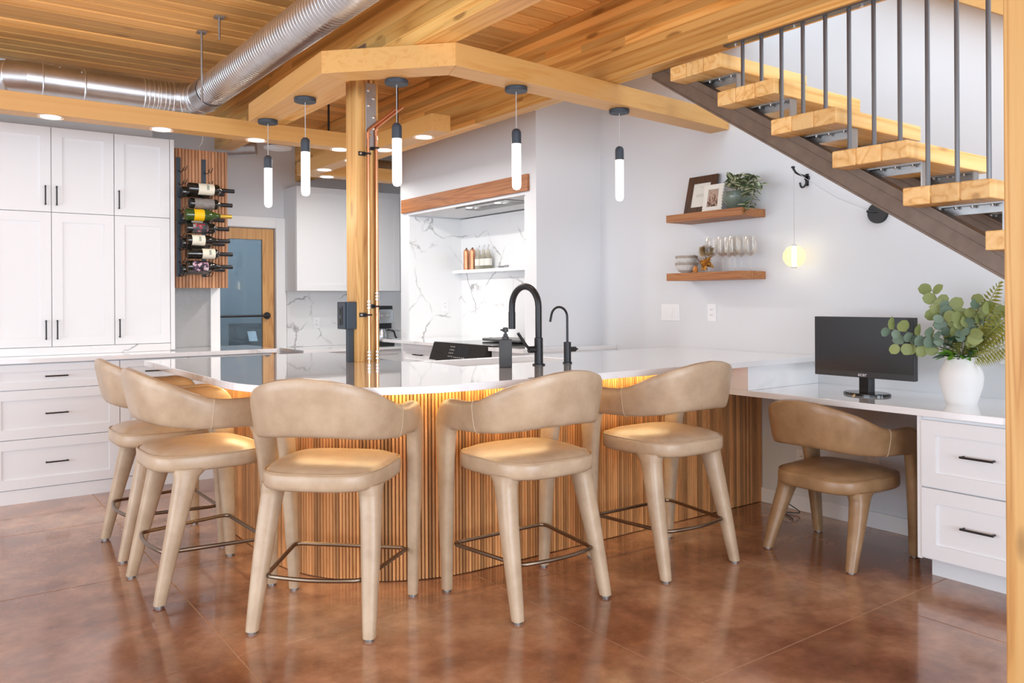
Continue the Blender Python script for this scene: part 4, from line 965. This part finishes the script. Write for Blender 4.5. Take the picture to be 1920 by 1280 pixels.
obj('neck', box(3.825, 3.85, 2.19, 2.25, 0.765, 0.95), M_blackp, t, bevel=0.003); obj('neck_front', box(3.80, 3.826, 2.193, 2.247, 0.765, 0.86), plain('gloss_black', (0.02, 0.02, 0.02), 0.08), t, bevel=0.003)
bs = B().lathe([(1.0, 0.0), (1.0, 0.008), (0.96, 0.012)], (0, 0, 0), 40); bs.v = [(3.83 + x * 0.085, 2.222 + y * 0.118, ZD + z) for x, y, z in bs.v]
obj('foot', bs, plain('gloss_black_foot', (0.012, 0.012, 0.013), 0.06), t, smooth=True)
fc = bpy.data.curves.new('logo', 'FONT'); fc.body = 'acer'; fc.size = 0.026; fc.align_x = 'CENTER'; fc.extrude = 0.0004; fc.materials.append(plain('logo_silver', (0.75, 0.75, 0.75), 0.4)); fc.space_character = 1.05
tmp = link('logo_text', fc); bpy.context.view_layer.update()
lme = bpy.data.meshes.new_from_object(tmp.evaluated_get(bpy.context.evaluated_depsgraph_get())); bpy.data.objects.remove(tmp)
lo = link('logo', lme, t, (3.7888 - 3.83, 2.222 - 2.222, 0.850 - ZD), (R(90), 0, R(-90)))
lo['label'] = 'silver letters'
# desk chair cable on the floor
tag(obj('floor_cable', B().tube(catmull([(4.11, 2.93, 0.02), (4.06, 2.88, 0.055), (4.03, 2.80, 0.05), (4.05, 2.76, 0.015), (4.02, 2.84, 0.006), (3.97, 2.78, 0.006), (3.93, 2.72, 0.006)]), 0.003, 6), M_black, smooth=True), 'thin dark cable coiled on the floor behind the desk chair', 'cable')

# ------------------------------------------------------------------ floating shelves and what stands on them
SHX = 3.92
tag(obj('floating_shelf', box(SHX, XW - .001, 3.054, 3.652, 1.734, 1.782), M_shelf, bevel=0.002), 'brown floating wall shelf carrying frames and a potted plant', 'shelf', 'brown floating shelves')
tag(obj('floating_shelf', box(SHX, XW - .001, 3.054, 3.652, 1.357, 1.405), M_shelf, bevel=0.002), 'brown floating wall shelf carrying wine glasses and bowls', 'shelf', 'brown floating shelves')
def frame(label, y0, y1, z0, h, xb, lean, bw, m, art, scallop=False):
    """leaning picture frame: built upright facing -X, then tilted about its foot"""
    t = thing('picture_frame', label, 'frame', (xb, (y0 + y1) / 2, z0), world=False); w = (y1 - y0); t.rotation_euler = (0, R(lean), 0)
    b = B()
    if scallop:
        n = 9
        for s in (-1, 1):
            for k in range(n):
                z = (k + 0.5) * h / n; b.lathe([(0.5 * h / n, -0.006), (0.5 * h / n, 0.006)], (0, s * (w / 2 - 0.004), z), 10, 'X')
    b.box(-.008, .008, -w / 2, -w / 2 + bw, 0, h).box(-.008, .008, w / 2 - bw, w / 2, 0, h).box(-.008, .008, -w / 2 + bw, w / 2 - bw, 0, bw).box(-.008, .008, -w / 2 + bw, w / 2 - bw, h - bw, h)
    obj('moulding', b, m, t, bevel=0.0015)
    p = obj('picture', box(-.003, .002, -w / 2 + bw - .002, w / 2 - bw + .002, bw - .002, h - bw + .002), art, t)
    return t, w, p
t, w, p = frame('dark brown picture frame with a cream printed sheet, leaning on the upper shelf', 3.385, 3.625, 1.784, 0.262, 4.06, 14, 0.05, M_frame, M_paper)
q = B()
for z, a in ((0.135, 0.035), (0.128, 0.042), (0.121, 0.036), (0.185, 0.015)): q.box(-.0038, -.0032, -a, a, z, z + 0.0018)
sub('print', q, M_ink, p)
frame('white scalloped picture frame with a sepia group photograph', 3.268, 3.415, 1.784, 0.175, 4.00, 10, 0.032, plain('antique_white', (0.74, 0.71, 0.64), 0.6), M_sepia, True)

def leaf_mesh(name, L_, W_, mat, fold=0.12, tip=1.0, n=7, round_=False):
    """leaf along +X, width Y"""
    b = B(); vs = []
    for i in range(n):
        u = i / (n - 1)
        if round_: w = math.sqrt(max(0, 1 - (2 * u - 1) ** 2))
        else: w = (math.sin(math.pi * min(1, u * 1.02)) ** 0.8) * (1 - 0.25 * u)
        w *= W_ / 2; zc = -0.18 * L_ * u * u
        vs += [(u * L_, -w, zc + w * fold * 2), (u * L_, 0, zc), (u * L_, w, zc + w * fold * 2)]
    fs = []
    for i in range(n - 1):
        for k in range(2): fs.append((3 * i + k, 3 * i + k + 1, 3 * i + k + 4, 3 * i + k + 3))
    b.add(vs, fs); me = b.mesh(name, mat, True, 80); return me
def put_leaf(parent, me, p, dirv, roll=0.0, s=1.0, name='leaf'):
    """place a leaf (parent unrotated) with its X along DIRV"""
    d = Vector(dirv).normalized(); q = d.to_track_quat('X', 'Z'); o = link(name, me, parent)
    o.location = Vector(p) - Vector(parent['base']); o.rotation_mode = 'QUATERNION'
    from mathutils import Quaternion
    o.rotation_quaternion = q @ Quaternion((1, 0, 0), roll); o.scale = (s, s, s)
    return o
# striped plant in a green pot
pc = Vector((4.03, 3.170, 1.782))
t = thing('potted_plant', 'trailing striped-leaf plant in a green glazed pot on the upper shelf', 'plant', tuple(pc))
obj('pot', B().lathe([(0.048, 0.0), (0.053, 0.003), (0.085, 0.058), (0.087, 0.080), (0.075, 0.100), (0.072, 0.104), (0.076, 0.110), (0.070, 0.110), (0.064, 0.09), (0.0, 0.09)], tuple(pc), 28, cap1=False), M_celadon, t, smooth=True)
lm = [leaf_mesh('striped_leaf', 0.080, 0.040, M_stripe), leaf_mesh('striped_leaf_small', 0.064, 0.034, M_stripe)]
st = B(); r2 = random.Random(11)
heads = []
for k in range(9):
    a = R(r2.uniform(100, 290)) if k < 5 else R(r2.uniform(0, 360)); e = pc + Vector((math.cos(a) * 0.05, math.sin(a) * 0.07, 0.11 + r2.uniform(0.02, 0.09)))
    if e.x > 4.10: e.x = 4.08
    st.tube([pc + Vector((0, 0, 0.085)), (pc + e) / 2 + Vector((0, 0, 0.06)), e], 0.0018, 5); heads.append(e)
trail = catmull([pc + Vector((0, 0, 0.09)), pc + Vector((-0.02, -0.07, 0.16)), pc + Vector((-0.035, -0.13, 0.14)), pc + Vector((-0.04, -0.150, 0.08)), pc + Vector((-0.05, -0.142, 0.03)), pc + Vector((-0.06, -0.138, -0.01))], 6)
st.tube(trail, 0.002, 5); trail2 = catmull([pc + Vector((0, 0, 0.09)), pc + Vector((-0.01, -0.09, 0.18)), pc + Vector((-0.03, -0.16, 0.17)), pc + Vector((-0.05, -0.20, 0.10))], 6); st.tube(trail2, 0.002, 5)
obj('stem', st, M_stem, t)
for e in heads:
    for k in range(4):
        a = r2.uniform(0, 2 * math.pi); d = Vector((math.cos(a) * 0.7 - 0.25, math.sin(a), r2.uniform(0.1, 0.9)))
        p = e + Vector((r2.uniform(-.01, .01), r2.uniform(-.015, .015), r2.uniform(-.03, .005)))
        if p.x + d.normalized().x * 0.06 > 4.14: d.x = -abs(d.x)
        put_leaf(t, lm[k % 2], p, d, r2.uniform(-0.9, 0.9), r2.uniform(0.85, 1.15))
for tr in (trail, trail2):
    for i, p in enumerate(tr):
        if i < 4 or i % 2: continue
        for s in (-1, 1):
            d = Vector((-0.4 + r2.uniform(-.4, .3), s * 0.7 + r2.uniform(-.3, .3), r2.uniform(-0.7, 0.4))); put_leaf(t, lm[i % 2], p, d, r2.uniform(-.8, .8), r2.uniform(.85, 1.1))

# lower shelf: bowls, dried flowers, glasses
ZS = 1.405
def bowl(label, z, r):
    t = thing('ceramic_bowl', label, 'bowl', (4.03, 3.577, z), group='stacked speckled bowls', world=False)
    k = r / 0.075
    obj('bowl', B().lathe([(0.032 * k, 0), (0.034 * k, 0.004), (0.06 * k, 0.02), (0.072 * k, 0.05), (0.075 * k, 0.068), (0.071 * k, 0.068), (0.068 * k, 0.05), (0.055 * k, 0.024), (0.0, 0.012)], n=28, cap1=False), M_speck, t, smooth=True)
    obj('glaze_band', B().lathe([(0.0735 * k, 0.052), (0.0762 * k, 0.069)], n=28, cap0=False, cap1=False), plain('brown_glaze', (0.33, 0.28, 0.23), 0.4, var=0.4, bscale=50), t, smooth=True)
bowl('speckled pale bowl at the bottom of the stack on lower shelf', ZS, 0.075)
bowl('speckled pale bowl stacked on top of another bowl', ZS + 0.045, 0.072)
fp = Vector((4.0, 3.40, ZS))
t = thing('dried_flowers', 'dried flower bunch with a fluffy brown head and curled petals', 'flowers', tuple(fp))
fb = B(); r3 = random.Random(5)
for k in range(1000):
    a = r3.uniform(0, 2 * math.pi); c_ = r3.uniform(-1, 1); s_ = math.sqrt(1 - c_ * c_); d = Vector((s_ * math.cos(a), s_ * math.sin(a), c_)); o_ = fp + Vector((0.0, -0.012, 0.135))
    p1 = o_ + d * r3.uniform(0.036, 0.053); sd = d.orthogonal().normalized() * 0.0022
    fb.add([o_ + d * 0.01 - sd, o_ + d * 0.01 + sd, p1 + sd * .5, p1 - sd * .5], [(0, 1, 2, 3)])
o = obj('seed_head', fb, M_fluff, t); o['kind'] = 'stuff'
pm = leaf_mesh('petal', 0.062, 0.034, M_petal, 0.25)
for k in range(26):
    a = k * 2.4; d = Vector((math.cos(a) * 0.8, math.sin(a), 1.1 - 1.7 * (k / 26.0))); put_leaf(t, pm, fp + Vector((-0.01, -0.015 + 0.014 * math.cos(a), 0.040 + 0.022 * (k % 3) / 2)), d, r3.uniform(-1, 1), r3.uniform(0.7, 1.05), 'petal')
obj('stem', B().tube([fp + Vector((-.01, 0.075, .115)), fp + Vector((-.01, 0.0, .03))], 0.002, 5).tube([fp + Vector((0, -.01, .10)), fp + Vector((0, -.01, .02))], 0.003, 5), M_frame, t)
tag(obj('orange_stone', B().lathe([(0.0, 0.0), (0.015, 0.004), (0.018, 0.02), (0.010, 0.042), (0.0, 0.046)], (3.98, 3.46, ZS), 7, cap0=False, cap1=False), M_orange), 'small orange stone on lower shelf between bowls and dried flowers', 'stone')
def make_glass():
    t = thing('wine_glass', '', 'glass', (0, 0, 0), world=False)
    obj('base', B().lathe([(0.033, 0.0), (0.033, 0.002), (0.006, 0.006), (0.0036, 0.02), (0.0036, 0.088), (0.009, 0.095)], n=24), M_glass, t, smooth=True)
    obj('cup', B().lathe([(0.006, 0.093), (0.024, 0.102), (0.038, 0.118), (0.0405, 0.14), (0.036, 0.20), (0.0335, 0.215), (0.0325, 0.215), (0.035, 0.20), (0.0393, 0.14), (0.0367, 0.119), (0.023, 0.1045), (0.0, 0.0975)], n=28, cap0=False, cap1=False), M_glass, t, smooth=True)
    return t
g0 = make_glass()
gl = [((3.985, 3.335), 'clear wine glass at the row end beside the dried flowers'), ((4.06, 3.255), 'clear wine glass in the rear row behind the second front glass'),
      ((3.985, 3.245), 'clear wine glass, second from dried flowers in the front row'), ((4.06, 3.165), 'clear wine glass in the rear row behind the third front glass'),
      ((3.985, 3.155), 'clear wine glass, third from dried flowers in the front row'), ((4.045, 3.085), 'clear wine glass at the shelf end nearest the globe lamp')]
for i, (xy, lb) in enumerate(gl):
    g = g0 if i == 0 else dup(g0, (*xy, ZS))
    g.location = (*xy, ZS); g['label'] = lb; g['group'] = 'wine glasses on the lower shelf'

# ------------------------------------------------------------------ wall globe lamp on its hook
t = thing('wall_hook', 'black double coat hook on the grey wall below stair stringer', 'hook', (XW, 2.765, 1.93))
obj('plate', B().lathe([(0.018, 0), (0.016, -0.008)], (XW, 2.765, 1.935), 16, 'X').box(XW - 0.008, XW, 2.755, 2.775, 1.89, 1.96), M_black, t, bevel=0.002)
hk = B().tube(catmull([(XW - 0.006, 2.765, 1.945), (XW - 0.05, 2.768, 1.948), (XW - 0.095, 2.775, 1.96), (XW - 0.115, 2.78, 1.985)]), 0.0065, 8).lathe([(0.0, -0.01), (0.011, -0.004), (0.011, 0.004), (0, 0.008)], (XW - 0.116, 2.78, 1.99), 12)
hk.tube(catmull([(XW - 0.006, 2.765, 1.91), (XW - 0.03, 2.766, 1.885), (XW - 0.055, 2.768, 1.88), (XW - 0.066, 2.77, 1.905)]), 0.006, 8)
obj('prong', hk, M_black, t, smooth=True)
gx, gy, gz = XW - 0.112, 2.778, 1.480
t = thing('globe_lamp', 'glowing amber glass globe lamp hanging on a cord by the wall', 'lamp', (gx, gy, gz))
gpr = [(0.064 * math.sin(R(a)), -0.064 * math.cos(R(a))) for a in range(12, 169, 12)]
obj('globe', B().lathe(gpr, (gx, gy, gz), 32, cap0=False, cap1=False), M_globe, t, smooth=True)
obj('light_tube', B().cyl((gx, gy, gz - 0.058), (gx, gy, gz + 0.058), 0.0125, 16), M_tube, t, smooth=True)
obj('cap', B().lathe([(0.0145, 0), (0.0145, 0.006)], (gx, gy, gz + 0.060), 20).lathe([(0.0145, 0), (0.0145, 0.005)], (gx, gy, gz - 0.066), 20), M_steel, t)
obj('cord', B().tube([(gx, gy, gz + 0.064), (gx, gy, 1.965), (gx + 0.01, gy - 0.002, 1.972), (XW - 0.06, 2.73, 1.92), (XW - 0.045, 2.55, 1.795), (XW - 0.035, 2.36, 1.705)], 0.0016, 6), M_cable, t)
t = thing('lamp_canopy', 'round black wall canopy that feeds the globe lamp cord', 'canopy', (XW, 2.335, 1.70))
obj('disc', B().lathe([(0.056, 0), (0.056, -0.016), (0.054, -0.019)], (XW, 2.335, 1.695), 32, 'X'), M_black, t, smooth=True); obj('cord_grip', B().cyl((XW - 0.015, 2.335, 1.70), (XW - 0.05, 2.375, 1.705), 0.007, 10), M_black, t, smooth=True)

# ------------------------------------------------------------------ vase of artificial greenery on the desk
vc = Vector((3.83, 1.765, ZD))
t = thing('flower_vase', 'white ceramic vase with mixed green foliage on the desk', 'vase', tuple(vc))
obj('vase', B().lathe([(0.062, 0), (0.064, 0.004), (0.072, 0.03), (0.087, 0.085), (0.091, 0.12), (0.087, 0.15), (0.073, 0.18), (0.066, 0.195), (0.067, 0.212), (0.069, 0.216), (0.063, 0.216), (0.060, 0.195), (0.0, 0.19)], tuple(vc), 40, cap1=False), M_ceram, t, smooth=True)
r4 = random.Random(21); mouth = vc + Vector((0, 0, 0.20))
e1 = leaf_mesh('eucalyptus_leaf', 0.062, 0.056, M_euc, 0.08, round_=True); e2 = leaf_mesh('eucalyptus_leaf_blue', 0.055, 0.05, M_eucb, 0.08, round_=True)
dk = leaf_mesh('glossy_leaf', 0.075, 0.030, M_dkleaf, 0.15); dp = leaf_mesh('deep_leaf', 0.085, 0.036, M_deep, 0.12)
# fern frond: one mesh with many leaflets
def frond(name, L_, W_):
    b = B(); n = 22; b.tube([(0, 0, 0), (L_ * .5, 0, 0.02 * L_), (L_, 0, -0.05 * L_)], 0.0016, 5)
    for i in range(2, n):
        u = i / n; w = W_ * math.sin(math.pi * (0.18 + 0.80 * u)) * 0.5
        x = u * L_; z = 0.02 * L_ * math.sin(math.pi * u) - 0.05 * L_ * u * u
        for s in (-1, 1):
            k = L_ / n * 0.95
            b.add([(x, 0, z), (x + k, s * w * .4, z + .003), (x + k * 1.1, s * w, z - .004), (x + k * .2, s * w * .5, z)], [(0, 1, 2, 3)])
    return b.mesh(name, M_fern, False)
f1 = frond('fern_frond', 0.26, 0.11)
stv = B()
def spray(tip, me, n, start=0.35, sc=1.0, both=True, curve=0.03):
    tip = Vector(tip); mid = (mouth + tip) / 2 + Vector((0, 0, curve)); pts = catmull([mouth, mid, tip], 8); stv.tube(pts, 0.0017, 5)
    m = len(pts) - 1
    for k in range(n):
        u = start + (1 - start) * k / max(1, n - 1); i = min(m - 1, int(u * m)); p = pts[i].lerp(pts[i + 1], u * m - i); tg = (pts[i + 1] - pts[i]).normalized()
        side = tg.cross(Vector((1, 0.35, 0.2))).normalized() * (1 if k % 2 else -1)
        d = tg * 0.45 + side * 0.9 + Vector((-0.25, 0, r4.uniform(-.2, .25)))
        put_leaf(t, me if not isinstance(me, list) else me[k % len(me)], p, d, r4.uniform(1.0, 2.1), sc * r4.uniform(0.8, 1.1))
cy = vc.y
spray((3.70, cy + 0.265, 1.095), [e1, e2], 8, 0.4); spray((3.74, cy + 0.25, 1.02), [e2, e1], 6, 0.4); spray((3.78, cy + 0.19, 1.02), [e2, e1], 6, 0.35)
spray((3.84, cy + 0.135, 1.275), [e1], 6, 0.5); spray((3.84, cy + 0.05, 1.20), [e1, e2], 6, 0.4); spray((3.84, cy - 0.085, 1.215), [e1, e1, e2], 8, 0.4)
spray((3.82, cy - 0.02, 1.13), [e2, e1], 6, 0.35); spray((3.75, cy + 0.10, 1.06), [e2], 5, 0.4); spray((3.86, cy - 0.12, 1.12), [e1, e2], 6, 0.4)
spray((3.80, cy + 0.06, 1.14), [e1, e2], 6, 0.4); spray((3.78, cy - 0.06, 1.08), [e1, e2], 5, 0.4); spray((3.83, cy + 0.11, 1.18), [e1], 5, 0.45); spray((3.84, cy - 0.13, 1.18), [e1], 5, 0.5)
for tip, s in (((3.80, cy + 0.09, 1.12), 1.0), ((3.79, cy - 0.09, 1.10), 1.0), ((3.86, cy + 0.17, 1.225), 1.15), ((3.88, cy + 0.11, 1.20), 1.0), ((3.86, cy - 0.145, 1.265), 1.2), ((3.87, cy - 0.06, 1.20), 1.0), ((3.85, cy - 0.26, 1.19), 1.25), ((3.85, cy - 0.27, 1.03), 1.2), ((3.78, cy - 0.24, 0.96), 1.0), ((3.86, cy - 0.20, 1.13), 1.1), ((3.84, cy + 0.05, 1.15), 0.9)):
    d = Vector(tip) - mouth; put_leaf(t, f1, mouth + d * 0.12, d + Vector((0, 0, .05)), r4.uniform(0.8, 1.6), s * d.length / 0.27 * 0.88, 'frond')
for k in range(20):
    a = R(100 + k * 19); d = Vector((math.cos(a) * 0.8 - .5, math.sin(a), r4.uniform(-0.35, 0.9))); put_leaf(t, dk, mouth + Vector((math.cos(a) * .03, math.sin(a) * .035, .02)), d, r4.uniform(-.8, .8), r4.uniform(.8, 1.15))
for k in range(22):
    a = R(k * 37); d = Vector((math.cos(a) - .2, math.sin(a), r4.uniform(-0.1, 0.9))); put_leaf(t, dp, mouth + Vector((math.cos(a) * .02, math.sin(a) * .03, .02 + .03 * (k % 3))), d, r4.uniform(-.8, .8), r4.uniform(.8, 1.2))
obj('stem', stv, M_stem, t, smooth=True)

# ------------------------------------------------------------------ stair
SX, SXR, RUN, RISE, TH = 3.0, 3.68, 0.2925, 0.1825, 0.068
t = thing('staircase', 'open stair of thick timber treads on brown steel stringers', 'stair', (3.3, 0.5, 0))
tm = [wood('tread_end_%s' % k, (0.74, 0.50, 0.24), (0.66, 0.40, 0.16), (0.46, 0.24, 0.08), 'X', 0.9, 15, 0.45, knots=0.3, rndvar=0.12) for k in 'a']
cuts = [0.0, 0.105, 0.21, 0.315]
tim = [B().box(0, SXR - SX, cuts[k] + 0.0012, cuts[k + 1] - 0.0012, 0, TH).mesh('timber', M_tread) for k in range(3)]
for k in range(0, 12):
    y = 2.45 - k * RUN; z = 2.317 - k * RISE
    tr = link('tread', B().box(0.004, SXR - SX - 0.004, 0.006, 0.309, 0.006, TH - 0.006).mesh('tread', M_tread), t, (SX - 3.3, y - 0.5, z))
    for q in range(3):
        o = link('timber', tim[q], tr, (0, 0, 0)); md = o.modifiers.new('bevel', 'BEVEL'); md.width = 0.005; md.segments = 2
    for xx in (3.135, 3.56):
        br = B().box(xx, xx + 0.045, y + 0.02, y + 0.295, z - 0.006, z - 0.0002).box(xx + 0.038, xx + 0.045, y + 0.02, y + 0.295, z - 0.035, z - 0.006)
        br.box(xx + 0.0, xx + 0.045, y + 0.014, y + 0.02, z - 0.115, z - 0.0002)
        bo = obj('bracket', br, M_steel, t)
        sb = B()
        for yy in (0.06, 0.13, 0.19, 0.25): sb.lathe([(0.0075, -0.006), (0.0075, -0.013), (0.004, -0.015)], (xx + 0.018, y + yy, z), 8)
        sub('bolt', sb, M_chrome, bo)
def stringer(x0, x1):
    # underside line through (Y 3.01, Z 2.41) and (1.286, 1.305)
    sl = (2.409 - 1.305) / (3.01 - 1.286); Yt, Yb = 2.99, -0.75
    def zl(yv): return 1.305 + (yv - 1.286) * sl
    hgt = 0.118; b = B()
    def bar(xa, xb, d0, d1):
        vs = [(x, yv, zl(yv) + d) for yv in (Yb, Yt) for d in (d0, d1) for x in (xa, xb)]
        b.add(vs, [(0, 1, 3, 2), (4, 6, 7, 5), (0, 4, 5, 1), (2, 3, 7, 6), (0, 2, 6, 4), (1, 5, 7, 3)])
    bar(x0 + 0.004, x0 + 0.010, 0, hgt); bar(x0, x1, 0, 0.010); bar(x0, x1, hgt - 0.010, hgt); bar(x0 + 0.001, x0 + 0.010, 0.072, 0.077)
    return b
obj('stringer', stringer(3.105, 3.175), M_browns, t); obj('stringer', stringer(3.53, 3.60), M_browns, t)
ry = [2.356, 2.254, 2.15, 2.044, 1.938, 1.832, 1.727, 1.622, 1.517, 1.411, 1.303, 1.198, 1.094]
for yv in ry:
    k = math.floor((2.765 - yv) / RUN) ; zt = 2.317 - k * RISE + TH
    kk = max(0, math.ceil((2.45 - yv) / RUN - 1e-6)); zt = 2.317 - kk * RISE + TH
    rd = obj('baluster', B().cyl((3.04, yv, zt), (3.04, yv, 2.419), 0.0085, 10), M_rod, t, smooth=True)
obj('top_plate', box(3.02, 3.06, 0.9, 2.45, 2.412, 2.4195), M_rod, t)
bb = B()
for yv in (2.40, 2.09, 1.78, 1.47): bb.lathe([(0.008, 0), (0.008, -0.005), (0.004, -0.007)], (3.047, yv, 2.412), 8)
obj('plate_bolt', bb, M_chrome, t)
# sloping timber of the flight above, on the stairwell wall
sl = (2.727 - 2.573) / (1.968 - 1.717)
ub = B(); vs = [(x, yv, 2.573 + (yv - 1.717) * sl + d) for yv in (0.6, 3.4) for d in (0, 0.3) for x in (4.02, XW - .001)]
ub.add(vs, [(0, 1, 3, 2), (4, 6, 7, 5), (0, 4, 5, 1), (2, 3, 7, 6), (0, 2, 6, 4), (1, 5, 7, 3)])
tag(obj('upper_stair_beam', ub, M_boxY), 'sloping timber beam high on the stairwell wall near the corner post', 'beam')
# near corner post
t = tag(obj('corner_post', box(2.383, 2.523, 0.83, 0.985, 0, 2.84), M_post, bevel=0.004), 'tall pale timber post close to camera at the stair foot', 'post')

# ------------------------------------------------------------------ upholstered stools and the desk chair
def make_seat_furniture(name, cat, m, dz, footrest, rear_top=0.0):
    t = thing(name, '', cat, (0, 0, 0), world=False)
    def Z(z): return z + dz if z >= 0.5 else z * (0.5 + dz) / 0.5
    # seat cushion: superellipse rings, a little wider at the front (+Y)
    def ring(ins, z, n=56, ex=3.6, crown=0.0):
        out = []
        for i in range(n):
            a = 2 * math.pi * i / n; ca, sa = math.cos(a), math.sin(a)
            x = (abs(ca) ** (2 / ex)) * (1 if ca >= 0 else -1); y = (abs(sa) ** (2 / ex)) * (1 if sa >= 0 else -1)
            hw = 0.241 + 0.014 * y - ins; out.append((x * hw, y * (0.242 - ins) - 0.002, Z(z)))
        return out
    s = B(); s.loft([ring(0.05, .532), ring(0.012, .533), ring(0.003, .54), ring(0.0, .552), ring(0.0, .588), ring(0.004, .597), ring(0.010, .598), ring(0.018, .606), ring(0.05, .619), ring(0.10, .628), ring(0.16, .632), ring(0.215, .633)])
    obj('seat', s, m, t, smooth=True, angle=60)
    obj('piping', B().tube(ring(0.004, .5985), 0.0028, 5, closed=True), m, t, smooth=True)
    # curved back band: half path from the middle of the back to the arm, then down the front leg
    key = [  # x, y, z centre, half height, half thickness, lean
        (0.000, -0.270, .850, .113, .027, .21), (0.075, -0.265, .846, .110, .027, .21), (0.145, -0.243, .834, .102, .027, .19), (0.205, -0.196, .815, .092, .027, .16),
        (0.245, -0.133, .794, .079, .027, .13), (0.268, -0.062, .777, .067, .027, .08), (0.279, 0.010, .770, .062, .027, .04), (0.284, 0.080, .769, .062, .027, .02),
        (0.285, 0.130, .768, .064, .027, .0), (0.285, 0.168, .752, .069, .027, .0), (0.284, 0.190, .710, .066, .027, .0), (0.283, 0.196, .650, .055, .027, .0),
        (0.280, 0.202, .560, .045, .027, .0), (0.275, 0.211, .400, .037, .026, .0), (0.269, 0.218, .200, .029, .023, .0), (0.263, 0.224, .010, .022, .020, .0)]
    P = catmull([k[:3] for k in key], 5); n = len(P)
    def par(i):
        u = i / 5.0; a = min(int(u), len(key) - 2); f = u - a
        return [key[a][j] + (key[a + 1][j] - key[a][j]) * f for j in (3, 4, 5)]
    def section(i, sgn):
        tn = (P[min(i + 1, n - 1)] - P[max(i - 1, 0)]).normalized() if 0 < i else Vector((1, 0, 0)); h, th, ln = par(i)
        if i < 45: nx = Vector((tn.y, -tn.x, 0)); nx = nx.normalized() if nx.length > 0.2 else Vector((1, 0, 0))
        else: nx = Vector((1, 0, 0))
        if tn.z < -0.3: nx = Vector((1, 0, 0))
        nx = (nx - tn * nx.dot(tn)).normalized(); hv = nx.cross(tn)
        if hv.z < -0.05 or (abs(hv.z) <= 0.05 and hv.y < 0): hv = -hv
        if tn.z < -0.3 and hv.y < 0: hv = -hv
        out = []; q = 16
        for k in range(q):
            a = 2 * math.pi * k / q; ca, sa = math.cos(a), math.sin(a)
            e1_, e2_ = 0.5, 0.66
            dx = (abs(ca) ** e2_) * (1 if ca >= 0 else -1) * th; dh = (abs(sa) ** e1_) * (1 if sa >= 0 else -1) * h
            p = P[i] + nx * (dx + ln * dh) + hv * dh
            out.append((p.x * sgn, p.y, Z(p.z)))
        return out
    seam = 27
    b = B(); b.loft([section(i, -1) for i in range(seam, 0, -1)] + [section(i, 1) for i in range(0, seam + 1)]); obj('backrest', b, m, t, smooth=True, angle=50)
    for sg in (-1, 1):
        b = B(); b.loft([section(i, sg) for i in range(seam, n)]); lg = obj('arm_leg', b, m, t, smooth=True, angle=50)
        sub('glide', B().lathe([(0.017, 0.0), (0.017, 0.012)], (sg * 0.263, 0.224, 0.0), 14), M_glide, lg)
        st_ = [Vector(p) for p in section(seam, sg)]; c0 = sum(st_, Vector()) / len(st_); sub('seam', B().tube([c0 + (p - c0) * 1.012 for p in st_], 0.0013, 4, closed=True), M_thread, lg)
        # rear leg: flares into the seat
        kr = [(0.184, -0.094, .546, .054, .078), (0.193, -0.110, .520, .044, .058), (0.199, -0.122, .488, .040, .047), (0.211, -0.160, .330, .036, .037), (0.220, -0.198, .170, .030, .030), (0.228, -0.234, .010, .023, .023)]
        C_ = catmull([k[:3] for k in kr], 4); rings = []
        for i, p in enumerate(C_):
            u = i / 4.0; a = min(int(u), len(kr) - 2); f = u - a; rx = kr[a][3] + (kr[a + 1][3] - kr[a][3]) * f; ry_ = kr[a][4] + (kr[a + 1][4] - kr[a][4]) * f
            rings.append([(sg * (p.x + (abs(math.cos(w)) ** .75) * math.copysign(rx, math.cos(w))), p.y + (abs(math.sin(w)) ** .75) * math.copysign(ry_, math.sin(w)), Z(p.z)) for w in [2 * math.pi * k / 16 for k in range(16)]])
        lg = obj('rear_leg', B().loft(rings), m, t, smooth=True, angle=50)
        sub('glide', B().lathe([(0.017, 0.0), (0.017, 0.012)], (sg * 0.228, -0.234, 0.0), 14), M_glide, lg)
    if footrest:
        z = 0.205; pts = []
        pts += [(x, -0.205 - 0.022 * math.cos(x / 0.175 * math.pi / 2), z) for x in (-0.165, -0.11, -0.055, 0, 0.055, 0.11, 0.165)]
        pts += [(0.185, -0.192, z), (0.193, -0.17, z), (0.243, 0.17, z), (0.238, 0.192, z), (0.22, 0.205, z), (-0.22, 0.205, z), (-0.238, 0.192, z), (-0.243, 0.17, z), (-0.193, -0.17, z), (-0.185, -0.192, z)]
        obj('footrest', B().tube(pts, 0.0085, 8, closed=True), M_bronze, t, smooth=True)
    return t
st0 = make_seat_furniture('bar_stool', 'stool', M_taupe, 0.0, True)
stools = [((1.008, 4.435), -90, 'taupe leather bar stool nearest the white drawers, farthest back at the island'),
          ((1.003, 3.735), -88, 'taupe leather bar stool seen from the side, second from the white drawers'),
          ((1.322, 3.022), -45, 'taupe leather bar stool turned at the rounded island corner'),
          ((2.072, 2.728), 0, 'taupe leather bar stool at the island front next to the corner stool'),
          ((2.862, 2.693), -1, 'taupe leather bar stool at the island front nearest the desk')]
for i, (xy, a, lb) in enumerate(stools):
    s = st0 if i == 0 else dup(st0, (0, 0, 0))
    s.location = (*xy, 0); s.rotation_euler = (0, 0, R(a)); s['label'] = lb; s['group'] = 'bar stools around the island'
ch = make_seat_furniture('desk_chair', 'chair', M_tan, -0.20, False)
ch.location = (3.624, 2.262, 0); ch.rotation_euler = (0, 0, R(-92)); ch['label'] = 'low tan leather chair with curved back at the desk'
